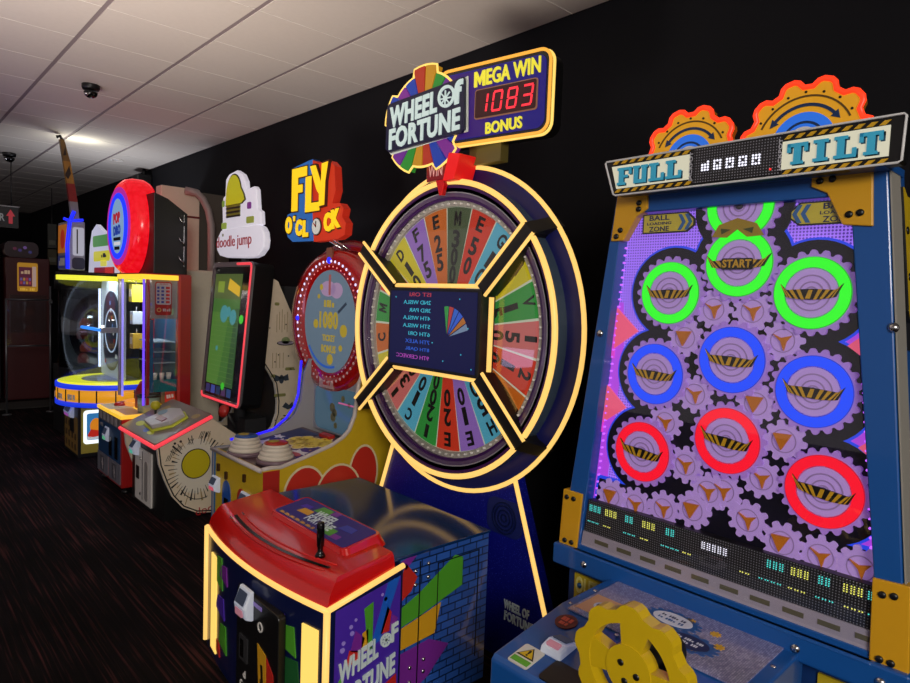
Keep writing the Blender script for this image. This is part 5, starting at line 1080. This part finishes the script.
for z in (1.03, 1.12, 1.20): b.prof([(1.76, z), (1.76, z + .008), (1.93, z + .008), (1.93, z)], ya + .06, yb - .23, mat('clear shelf edge', '8aa0b0', .2))
o = b.build('inner_shelf', T)
b = MB(); b.box((1.75, ya + .02, .80), (1.93, ya + .30, .90), mat('teal base', '147078', .4)); b.poly(f, [(1.84, .66), (1.84, .80), (1.92, .83), (1.92, .66)], -.02, -.012, mat('orange red card', 'c8402a', .4)); b.scrib(f, 3, 1.88, .76, .06, .03, WHITE, -.012, -.010, .02, 8); b.build('inner_base', T)
b = MB(); b.lathe((1.80, 5.78, .634), (0, 0, 1), [(.10, 0), (.10, .14), (.06, .22), (.002, .23)], mat('dark crimson dome', '8a1420', .3), 24); b.build('inner_dome', T)
for k, (x, y, z, w_, h_, c, lab) in enumerate(((1.76, 5.98, 1.52, .09, .15, 'c8c030', 'upper yellow prize box hanging inside the red machine'), (1.76, 5.97, 1.33, .08, .11, 'b8c8d8', 'pale prize box hanging inside the red machine'), (1.76, 5.96, 1.12, .085, .13, 'c8a83a', 'lower ochre prize box hanging inside the red machine'))):
    o = thing('prize_box', lab, 'box', (x, y, z), 'prize boxes inside the red machine')
    b = MB(); b.box((x - w_/2, y - w_/2, z), (x + w_/2, y + w_/2, z + h_), mat('prize carton ' + c, c, .45)); cb = b.build('carton', o, .004)
    b = MB(); b.poly(FRONT(x - w_/2), rect(-y - w_*.35, z + h_*.3, -y + w_*.35, z + h_*.75), 0, .002, mat('carton print', 'd8d4b0', .4)); b.build('carton_label', cb)
    b = MB(); b.tube([(x, y, z + h_), (x, y, z + h_ + (.04 if k else .035))], .004, SIL); b.build('hang_tab', o)
for k in range(3):
    y = 5.50; x = 1.765 + k*.055
    b = MB(); b.lathe((x, y, .90), (0, 0, 1), [(.016, 0), (.020, .055), (.017, .055), (.013, .006)], WHITE, 16)
    tag(b.build('paper_cup'), ('nearest', 'middle', 'rearmost')[k] + ' of three white cups standing inside the red machine', 'cup', 'white cups inside the red machine')
lamp('AREA', 'cabinet_lamp', (1.80, 5.79, 1.70), 5, (.92, .95, 1.0), .35, (0, 0, 0), sy=.2)
# disc sign
DF = FRONT(1.68, 6.155, 2.17)
sp5 = bpy.data.materials.new('sparkling red disc rim'); sp5.use_nodes = True; nt = sp5.node_tree; bs = nt.nodes['Principled BSDF']; bs.inputs['Base Color'].default_value = lin('8a0810'); bs.inputs['Roughness'].default_value = .2
vo = nt.nodes.new('ShaderNodeTexVoronoi'); vo.inputs['Scale'].default_value = 26; tcn = nt.nodes.new('ShaderNodeTexCoord'); nt.links.new(tcn.outputs['Object'], vo.inputs['Vector']); cr = nt.nodes.new('ShaderNodeValToRGB'); e = cr.color_ramp.elements
e[0].position = .0; e[0].color = lin('ff2030'); e[1].position = .8; e[1].color = lin('ec0818'); nt.links.new(vo.outputs['Distance'], cr.inputs[0]); nt.links.new(cr.outputs[0], bs.inputs['Emission Color']); bs.inputs['Emission Strength'].default_value = .85
b = MB(); rows = [(.275, .012), (.33, .014), (.375, .0), (.405, -.03), (.42, -.08), (.42, -.16), (.40, -.20), (.30, -.23)]
b.lathe(DF.o, DF.n, rows, sp5, 64); dsc = b.build('disc_sign', T)
b = MB(); b.ring(DF, 0, 0, .335, .275, .012, .018, lit('magenta halo ring', 'c02aa8', .7), 56); b.ring(DF, 0, 0, .285, .18, .014, .022, lit('blue halo ring', '1c38ff', 1.1), 56); b.poly(DF, ell(0, 0, .185, .235, 40), .014, .024, lit('pale disc centre', '90b8e0', .6)); b.build('disc_face', dsc)
b = MB(); b.text(DF, 'POP', -.01, .07, .19, .095, lit('disc red lettering', 'c02838', .6), .024, .028, .05, 4); b.text(DF, 'DRO', 0, -.035, .20, .085, lit('disc blue lettering', '2848b0', .5), .024, .028, .05, 4)
for i, z in enumerate((-.11, -.15, -.19)): b.poly(DF, rrect(-.10 + .015*i, z - .014, .10 - .015*i, z + .014, .006), .024, .027, (BLACK, lit('disc white bar', 'e0e0e8', .7), BLACK)[i])
b.build('disc_lettering', dsc)
b = MB(); b.box((1.76, 6.09, 1.76), (1.84, 6.22, 1.80), BLACK); b.build('disc_mount', T)
b = MB(); b.poly(RIGHT(5.62), [(1.79, 1.768), (1.79, 2.43), (1.90, 2.39), (2.06, 2.28), (2.06, 1.768)], -.42, 0, BLACK); bb = b.build('back_box', T, .004)
for z in (1.87, 2.03, 2.20):
    b = MB(); b.tube([(1.985, 5.612, z + .05), (2.0, 5.604, z + .02), (2.025, 5.604, z), (2.03, 5.612, z - .02)], .005, CHROME, 6); b.build('hook', bb)
b = MB(); b.box((2.028, 5.614, 1.84), (2.032, 5.62, 2.27), CHROME); b.build('chrome_edge', bb)

# ================================================================== round table machine in blue and yellow
T = thing('round_table_machine', 'blue and yellow arcade machine with round lit table under a glass drum', 'arcade machine', (1.9, 7.1, 0))
BN = mat('black base print', '0c0c12', .4); BU6 = lit('blue band light', '1c3cf0', .75, '1830a0'); YL6 = lit('lemon table light', 'f4f030', .8)
cx, cy = 1.90, 7.10
b = MB(); b.box((1.51, 6.86, .0), (2.30, 7.40, .53), BN); bs6 = b.build('base_cabinet', T, .005)
b = MB(); f = RIGHT(6.86); b.poly(f, rect(1.535, .04, 1.74, .50), 0, .003, mat('olive yellow print', 'a89a3a', .45)); sp6 = b.build('side_panel', bs6)
b = MB(); b.band(f, rrect(1.555, .13, 1.735, .455, .03), rrect(1.582, .165, 1.72, .425, .02), .003, .010, lit('white panel light', 'f0faff', 1.2)); b.build('panel_light', sp6)
b = MB(); b.poly(f, rrect(1.582, .165, 1.72, .425, .02), .003, .006, lit('sky panel', '3a8ac8', .55)); b.poly(f, ell(1.665, .30, .055, .075, 24), .006, .008, lit('plain orange blob', 'f09020', .6)); b.poly(f, [(1.59, .215), (1.62, .27), (1.70, .25), (1.72, .27), (1.72, .20), (1.60, .19)], .006, .009, lit('plain red patch', 'c82a20', .6)); b.poly(f, [(1.585, .17), (1.585, .205), (1.65, .19), (1.72, .21), (1.72, .17)], .006, .009, lit('white foam patch', 'd8e4ec', .5)); b.build('panel_picture', sp6)
F = FRONT(1.51); b = MB(); b.poly(F, yz([(7.38, .03), (7.38, .38), (6.88, .38), (6.88, .03)]), 0, .003, mat('ochre brown print', '8a6a2c', .45))
for k in range(10): b.poly(F, rrect(-7.34 + (k % 4)*.12, .06 + (k // 4)*.10, -7.28 + (k % 4)*.12, .12 + (k // 4)*.10, .01), .003, .005, mat('umber print', '4a3418', .45))
b.poly(F, rect(-7.16, .22, -7.0, .38), .003, .006, BLACK); fd = b.build('front_door', bs6)
card_reader(F, -7.12, .42, .30, .12, fd, .06, 'c060c8')
b = MB()
for r0_, z0, z1, m in ((.525, .665, .715, BU6), (.515, .545, .665, mat('amber band', 'd08a1c', .4, 0, 'f0a420', .6)), (.525, .50, .545, BU6)): b.lathe((cx, cy, z0), (0, 0, 1), [(r0_ - .02, 0), (r0_, .004), (r0_, z1 - z0 - .004), (r0_ - .02, z1 - z0)], m, 56)
tb = b.build('table_band', T)
b = MB()
for k in range(20):
    a = R(k*18 + 4); p = Vector((cx + .516*math.cos(a), cy + .516*math.sin(a), .605)); fr_ = Fr(p, (-math.sin(a), math.cos(a), 0), (0, 0, 1))
    b.poly(fr_, rect(-.012, -.058, .0, .058), -.002, .003, BLACK)
    if 9 <= k <= 11: b.scrib(fr_, 3, .08, -.01, .11, .05, WHITE, .0, .004, .02)
b.build('band_panel_joints', tb)
b = MB(); b.lathe((cx, cy, .70), (0, 0, 1), [(.505, 0), (.505, .018), (.46, .024), (.002, .024)], YL6, 56); tt = b.build('table_top', T)
b = MB(); b.ring(TOPF(.7245, cx, cy), 0, 0, .30, .16, 0, .004, mat('grey turntable', '8a8a98', .3), 40); b.ring(TOPF(.7245, cx, cy), 0, 0, .16, .02, 0, .006, mat('blue turntable', '5060a8', .3), 40); b.build('turntable', tt)
b = MB(); b.lathe((cx - .1, cy, .73), (0, 0, 1), [(.40, 0), (.40, .97)], glassmat('drum glass', 'eef4ff', .07), 56); dr = b.build('glass_drum', T)
b = MB(); b.ring(TOPF(1.695, cx - .1, cy), 0, 0, .415, .385, 0, .045, lit('lemon ring light', 'f0f040', .95), 56); b.build('drum_light_ring', T)
b = MB(); b.lathe((cx - .1, cy, 1.74), (0, 0, 1), [(.42, 0), (.42, .03), (.002, .03)], BLACK, 56); b.build('drum_cap', T)
lamp('AREA', 'drum_lamp', (1.72, 7.1, 1.735), 7, (.95, 1.0, .85), .4, (0, 0, 0), sy=.2)
F = FRONT(1.87)
b = MB(); b.poly(F, rrect(-7.50, .73, -6.72, 1.70, .04), -.02, 0, mat('white back board', 'b4bcc4', .4, 0, 'c0d8f0', .12)); bk6 = b.build('back_board', T)
b = MB(); b.poly(F, rrect(-7.40, .80, -6.86, 1.60, .25, 8), 0, .006, mat('slate oval board', '20283a', .4)); b.ring(F, -7.12, 1.20, .22, .205, .006, .010, lit('pale ring line', 'c0d4e8', .6), 40)
for k in range(9): b.poly(F, rrect(-7.34 + (k*37 % 40)*.01, .86 + k*.075, -7.30 + (k*37 % 40)*.01, .90 + k*.075, .004), .006, .009, (RC, WHITE, mat('steel blue print', '4a6a9a', .4))[k % 3])
b.build('back_print', bk6)
b = MB(); b.box((1.845, 7.50, .80), (1.865, 7.52, 1.62), lit('white tube light', 'f4fbff', 1.3)); b.build('tube_light', T)
b = MB(); b.tube([(1.66, 7.38, 1.225), (1.70, 6.80, 1.225)], .016, lit('azure bar light', '2a90ff', 1.0)); b.box((1.69, 6.79, 1.20), (1.87, 6.83, 1.25), SIL); b.build('light_bar', T)
b = MB(); b.box((2.05, 6.85, .53), (2.28, 7.40, 1.76), BN); b.build('rear_column', T)
F = FRONT(1.76)
b = MB(); b.poly(F, yz([(7.55, 1.775), (7.50, 2.05), (7.42, 2.20), (7.25, 2.26), (7.05, 2.19), (6.90, 2.16), (6.62, 2.10), (6.60, 1.775)]), -.04, 0, lit('header pale panel', 'c8c8dc', .7)); hd = b.build('header_sign', T)
b = MB(); LC6 = (('4a8a30', -7.02, 2.09, .34, .055), ('d0c818', -7.05, 1.94, .28, .05), ('8a2020', -6.95, 1.80, .36, .03), ('e0d850', -6.98, 1.87, .10, .03), ('c84040', -6.78, 1.80, .14, .03))
for c, a, z, w_, h_ in LC6: b.poly(F, rrect(a - w_, z - h_, min(a + w_, -6.62), z + h_, h_*.6), 0, .006, lit('header ' + c, c, .7))
b.scrib(F, 4, -6.95, 1.945, .16, .04, BLACK, .006, .010, .02); b.build('header_print', hd)
# ================================================================== dark machine behind with the tall mast sign
T = thing('mast_sign_machine', 'dark arcade machine far left with tall mast rising from a blue neon sign', 'arcade machine', (1.9, 8.1, 0))
b = MB(); b.box((1.62, 7.72, 0), (2.35, 8.5, .75), BLACK); b.box((1.95, 7.72, .75), (2.35, 8.5, 1.78), BLACK); b.build('body', T, .01)
b = MB(); b.lathe((1.90, 8.1, .75), (0, 0, 1), [(.30, 0), (.30, .85)], glassmat('smoky drum glass', 'b0b0b8', .10), 40); b.build('glass_drum', T)
b = MB(); b.lathe((1.90, 8.1, 1.60), (0, 0, 1), [(.34, 0), (.34, .14), (.30, .18), (.002, .18)], BLACK, 40); b.build('drum_cap', T)
for k, (z, c) in enumerate(((.80, '8a2a1c'), (.92, 'a8401c'), (1.06, '6a1c14'), (1.18, 'b0502a'))):
    b = MB(); b.lathe((1.80 + .03*(k % 2), 7.95 + .02*k, z), (0, 0, 1), [(.05, 0), (.06, .05), (.03, .10), (.002, .11)], lit('ember toy ' + c, c, .35), 16); b.build('inner_figure', T)
b = MB(); b.box((1.585, 7.60, 1.80), (1.74, 8.05, 2.30), mat('sign body white', '9a9aa8', .4)); b.box((1.62, 7.72, 1.76), (1.90, 8.05, 1.80), BLACK); sg = b.build('mast_sign', T, .01)
F = FRONT(1.585); b = MB(); b.poly(F, yz([(8.02, 1.98), (8.0, 2.27), (7.66, 2.27), (7.64, 1.98)]), 0, .008, lit('sign amber face', 'b86a20', .5)); b.poly(F, yz([(8.02, 1.82), (8.02, 1.95), (7.64, 1.95), (7.64, 1.82)]), 0, .008, lit('sign navy face', '28306a', .4)); b.scrib(F, 4, -7.83, 1.885, .26, .08, WHITE, .008, .012, .03); b.poly(F, ell(-7.80, 2.12, .09, .10, 16), .008, .012, lit('sign red blot', 'b02c18', .5)); b.build('sign_face', sg)
f = RIGHT(7.60); b = MB(); b.poly(f, rrect(1.625, 1.95, 1.73, 2.24, .02), 0, .006, lit('sign white side', 'd0d0e0', .45)); b.poly(f, rect(1.66, 1.97, 1.672, 2.22), .006, .008, BLACK); b.poly(f, rrect(1.62, 1.81, 1.735, 1.93, .03), 0, .006, mat('dark blue side', '141a3c', .4)); b.build('sign_side', sg)
b = MB(); b.tube([(1.58, 7.595, 1.81), (1.575, 7.59, 2.05), (1.60, 7.595, 2.30), (1.64, 7.60, 2.40)], .018, lit('blue neon tube', '1a28ff', 1.3)); b.tube([(1.55, 7.62, 2.32), (1.60, 7.59, 2.30), (1.72, 7.59, 2.32)], .014, MATS['blue neon tube']); b.build('neon_tube', sg)
b = MB(); mast = [(1.66, 2.30, .035, '8a8a8e'), (1.64, 2.50, .036, '8a8a8e'), (1.64, 2.50, .036, '8a1c1c'), (1.615, 2.68, .034, '8a1c1c'), (1.615, 2.68, .034, 'a8782c'), (1.58, 2.90, .030, 'a8782c'), (1.58, 2.90, .030, '7a5a2a'), (1.537, 3.11, .020, '7a5a2a')]
for i in range(0, len(mast), 2):
    (x0_, z0, w0, c), (x1_, z1, w1, _) = mast[i], mast[i+1]
    vs = [(x0_ - w0, 7.62, z0), (x0_ + w0, 7.62, z0), (x0_ + w0, 7.68, z0), (x0_ - w0, 7.68, z0), (x1_ - w1, 7.62, z1), (x1_ + w1, 7.62, z1), (x1_ + w1, 7.68, z1), (x1_ - w1, 7.68, z1)]
    b.add(vs, [(3, 2, 1, 0), (4, 5, 6, 7), (0, 1, 5, 4), (1, 2, 6, 5), (2, 3, 7, 6), (3, 0, 4, 7)], mat('mast ' + c, c, .4, noise=.2))
b.poly(RIGHT(7.62), [(1.56, 2.76), (1.60, 2.86), (1.615, 2.78), (1.59, 2.72)], 0, .004, mat('dark mast flame', '2a1a10', .5)); b.poly(RIGHT(7.62), [(1.545, 2.95), (1.565, 3.05), (1.575, 2.96)], 0, .004, mat('dark mast flame', '2a1a10'))
b.tube([(1.545, 7.65, 3.11), (1.525, 7.65, 3.145), (1.495, 7.65, 3.13)], .016, BLACK); b.build('mast', T)
# ================================================================== beige booth against the wall
T = thing('beige_booth', 'tall beige booth with red stripe and curved grey pipe behind the disc sign machine', 'booth', (2.45, 6.8, 0))
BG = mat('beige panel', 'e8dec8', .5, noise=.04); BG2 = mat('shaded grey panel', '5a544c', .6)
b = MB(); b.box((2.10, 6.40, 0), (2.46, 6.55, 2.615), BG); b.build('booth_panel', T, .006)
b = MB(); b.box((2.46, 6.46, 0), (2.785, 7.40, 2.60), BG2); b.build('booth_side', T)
b = MB(); b.box((2.12, 6.397, 2.335), (2.46, 6.40, 2.355), mat('dull red stripe', '6a1c1a', .5)); b.build('red_stripe', T)
b = MB(); b.box((2.12, 6.12, 0), (2.57, 6.397, 1.83), BG); b.build('lower_box', T, .02)
b = MB(); b.tube([(2.30, 6.34, 2.585), (2.40, 6.33, 2.575), (2.46, 6.32, 2.52), (2.51, 6.31, 2.42), (2.535, 6.30, 2.28), (2.54, 6.30, 2.05), (2.54, 6.30, 1.82)], .035, mat('grey pipe', 'a89c9a', .45), 16); b.build('curved_pipe', T)
# ================================================================== far end of the aisle
T = thing('far_red_cabinet', 'dim red slot cabinet with a small gold lit screen at the far end', 'arcade machine', (1.75, 10.95, 0))
DR = mat('dark red far cabinet', '4a0e12', .4); y = 10.8
f = RIGHT(y)
b = MB(); b.box((1.50, y, 0), (2.02, y + .6, 2.0), DR); b.build('body', T, .01)
b = MB(); b.poly(f, rrect(1.48, 2.0, 1.88, 2.22, .08), -.4, .02, mat('plum hood', '2c0c18', .35)); hd = b.build('hood', T)
b = MB()
for k, (a, c) in enumerate(((1.66, 2.10), (1.72, 2.14), (1.60, 2.12), (1.78, 2.08))): b.poly(f, ell(a, c, .022, n=12), .02, .024, lit('hood lamp %d' % k, ('3a2a6a', '6a4a8a', '5a1c3a', '34306a')[k], .5))
b.build('hood_lamps', hd)
b = MB(); b.poly(f, rrect(1.63, 1.53, 1.87, 1.93, .02), 0, .02, lit('gold far screen', 'c89028', .45)); b.poly(f, rect(1.645, 1.60, 1.80, 1.87), .02, .024, lit('plum far screen', '5a2038', .5)); b.poly(f, rect(1.805, 1.60, 1.85, 1.88), .02, .024, lit('white far screen', 'c8a8a0', .45)); b.scrib(f, 4, 1.73, 1.80, .12, .05, lit('pale far lettering', 'c0a080', .5), .024, .028, .02); b.scrib(f, 8, 1.74, 1.56, .2, .035, lit('gold far lettering', 'e0b040', .6), .02, .024, .02)
for k in range(8): b.poly(f, rect(1.66 + (k % 4)*.034, 1.63 + (k // 4)*.05, 1.685 + (k % 4)*.034, 1.67 + (k // 4)*.05), .024, .028, lit('far tile %d' % (k % 3), ('a83a4a', '6a5a9a', 'b08040')[k % 3], .5))
b.build('screen', T)
b = MB(); b.poly(f, rect(1.54, .95, 1.98, 1.48), 0, .01, mat('maroon far panel', '32090c', .4)); b.build('lower_panel', T)
T = thing('far_dark_cabinet', 'dark cabinet with a pale lit edge at the far left border', 'arcade machine', (1.1, 11.2, 0))
b = MB(); b.box((.90, 11.0, 0), (1.46, 11.6, 2.12), mat('black plum cabinet', '120a10', .45)); b.build('body', T, .01)
b = MB(); f = RIGHT(11.0); b.poly(f, rect(1.38, 1.75, 1.45, 2.10), 0, .02, lit('pale edge panel', 'a88a7a', .4)); b.poly(f, rect(1.0, 1.5, 1.34, 1.95), 0, .02, lit('dim violet screen', '2a2440', .5)); b.build('lit_panel', T)
b = MB(); b.poly(f, rect(1.0, .9, 1.40, 1.40), 0, .02, mat('dark green panel', '14241c', .4)); b.build('lower_panel', T)
T = thing('glass_barrier', 'glass barrier with thin grey metal frame across the dark far aisle', 'barrier', (1.55, 9.6, 0))
GM = mat('grey metal tube', '6a6a6e', .35, .7)
for x in (1.33, 1.80):
    b = MB(); b.tube([(x, 9.6, 0), (x, 9.6, 1.45 if x < 1.5 else 1.62)], .012, GM); b.lathe((x, 9.6, 0), (0, 0, 1), [(.05, 0), (.05, .01), (.012, .012)], GM, 16); b.build('post', T)
for z in (.86, 1.44):
    b = MB(); b.tube([(1.33, 9.6, z), (1.80, 9.6, z)], .010, GM); b.build('crossbar', T)
b = MB(); b.box((1.345, 9.598, .88), (1.787, 9.602, 1.42), glassmat('barrier glass', 'ffffff', .04)); b.build('glass_pane', T)
b = MB(); b.box((1.78, 9.57, 1.40), (1.82, 9.59, 1.44), CHROME); b.build('clamp', T)
for z0, z1, c, nm in ((2.22, 2.60, '3a3a34', 'upper'), (1.95, 2.20, '4a4228', 'lower')):
    b = MB(); b.box((2.22, 12.0, z0), (2.34, 12.03, z1), mat('far poster ' + c, c, .5)); b.box((2.235, 11.995, z0 + .05), (2.325, 12.0, z0 + .12), mat('far poster print', '6a6a5c', .5)); o = b.build('hanging_banner'); tag(o, nm + ' of two narrow dim banners hanging in the far dark', 'banner', 'narrow banners')
b = MB(); b.tube([(2.28, 12.015, 2.20), (2.28, 12.015, ZC)], .006, BLACK); tag(b.build('banner_wire'), 'thin black wire holding the narrow banners to the ceiling', 'wire')
b = MB(); b.box((1.30, 10.0, 0), (2.3, 10.6, .006), mat('pale chequered mat', '3a3834', .8)); tag(b.build('floor_mat'), 'grey floor mat in front of the far red cabinet', 'mat')
# sign and mast lamps, with fill lamps added out of view
lamp('AREA', 'sign_uplight', (2.12, 8.15, 1.85), 13, (.86, .9, 1.0), .5, (180, 12, 0), sy=.35)
lamp('AREA', 'fill_uplight', (-1.1, 2.6, .3), 42, (1.0, .89, .80), 1.3, aim=(.9, 3.3, 3.165), spread=78)  # warm fill added out of view to brighten the ceiling
lamp('AREA', 'fill_uplight', (-1.6, 5.2, 1.0), 24, (.74, .58, 1.0), 2.0, (180, 0, 0))  # unseen violet fill added to tint the ceiling on the left
lamp('AREA', 'fill_lamp', (-1.6, -2.6, 2.9), 265, (1.0, .93, .86), 1.6, (52, 0, -35))  # added fill behind the camera, brightens the machine sides and fronts
lamp('AREA', 'mast_lamp', (1.74, 7.74, 2.93), 1.6, (1.0, 1.0, .84), .10, (180, 0, 0), sy=.04)
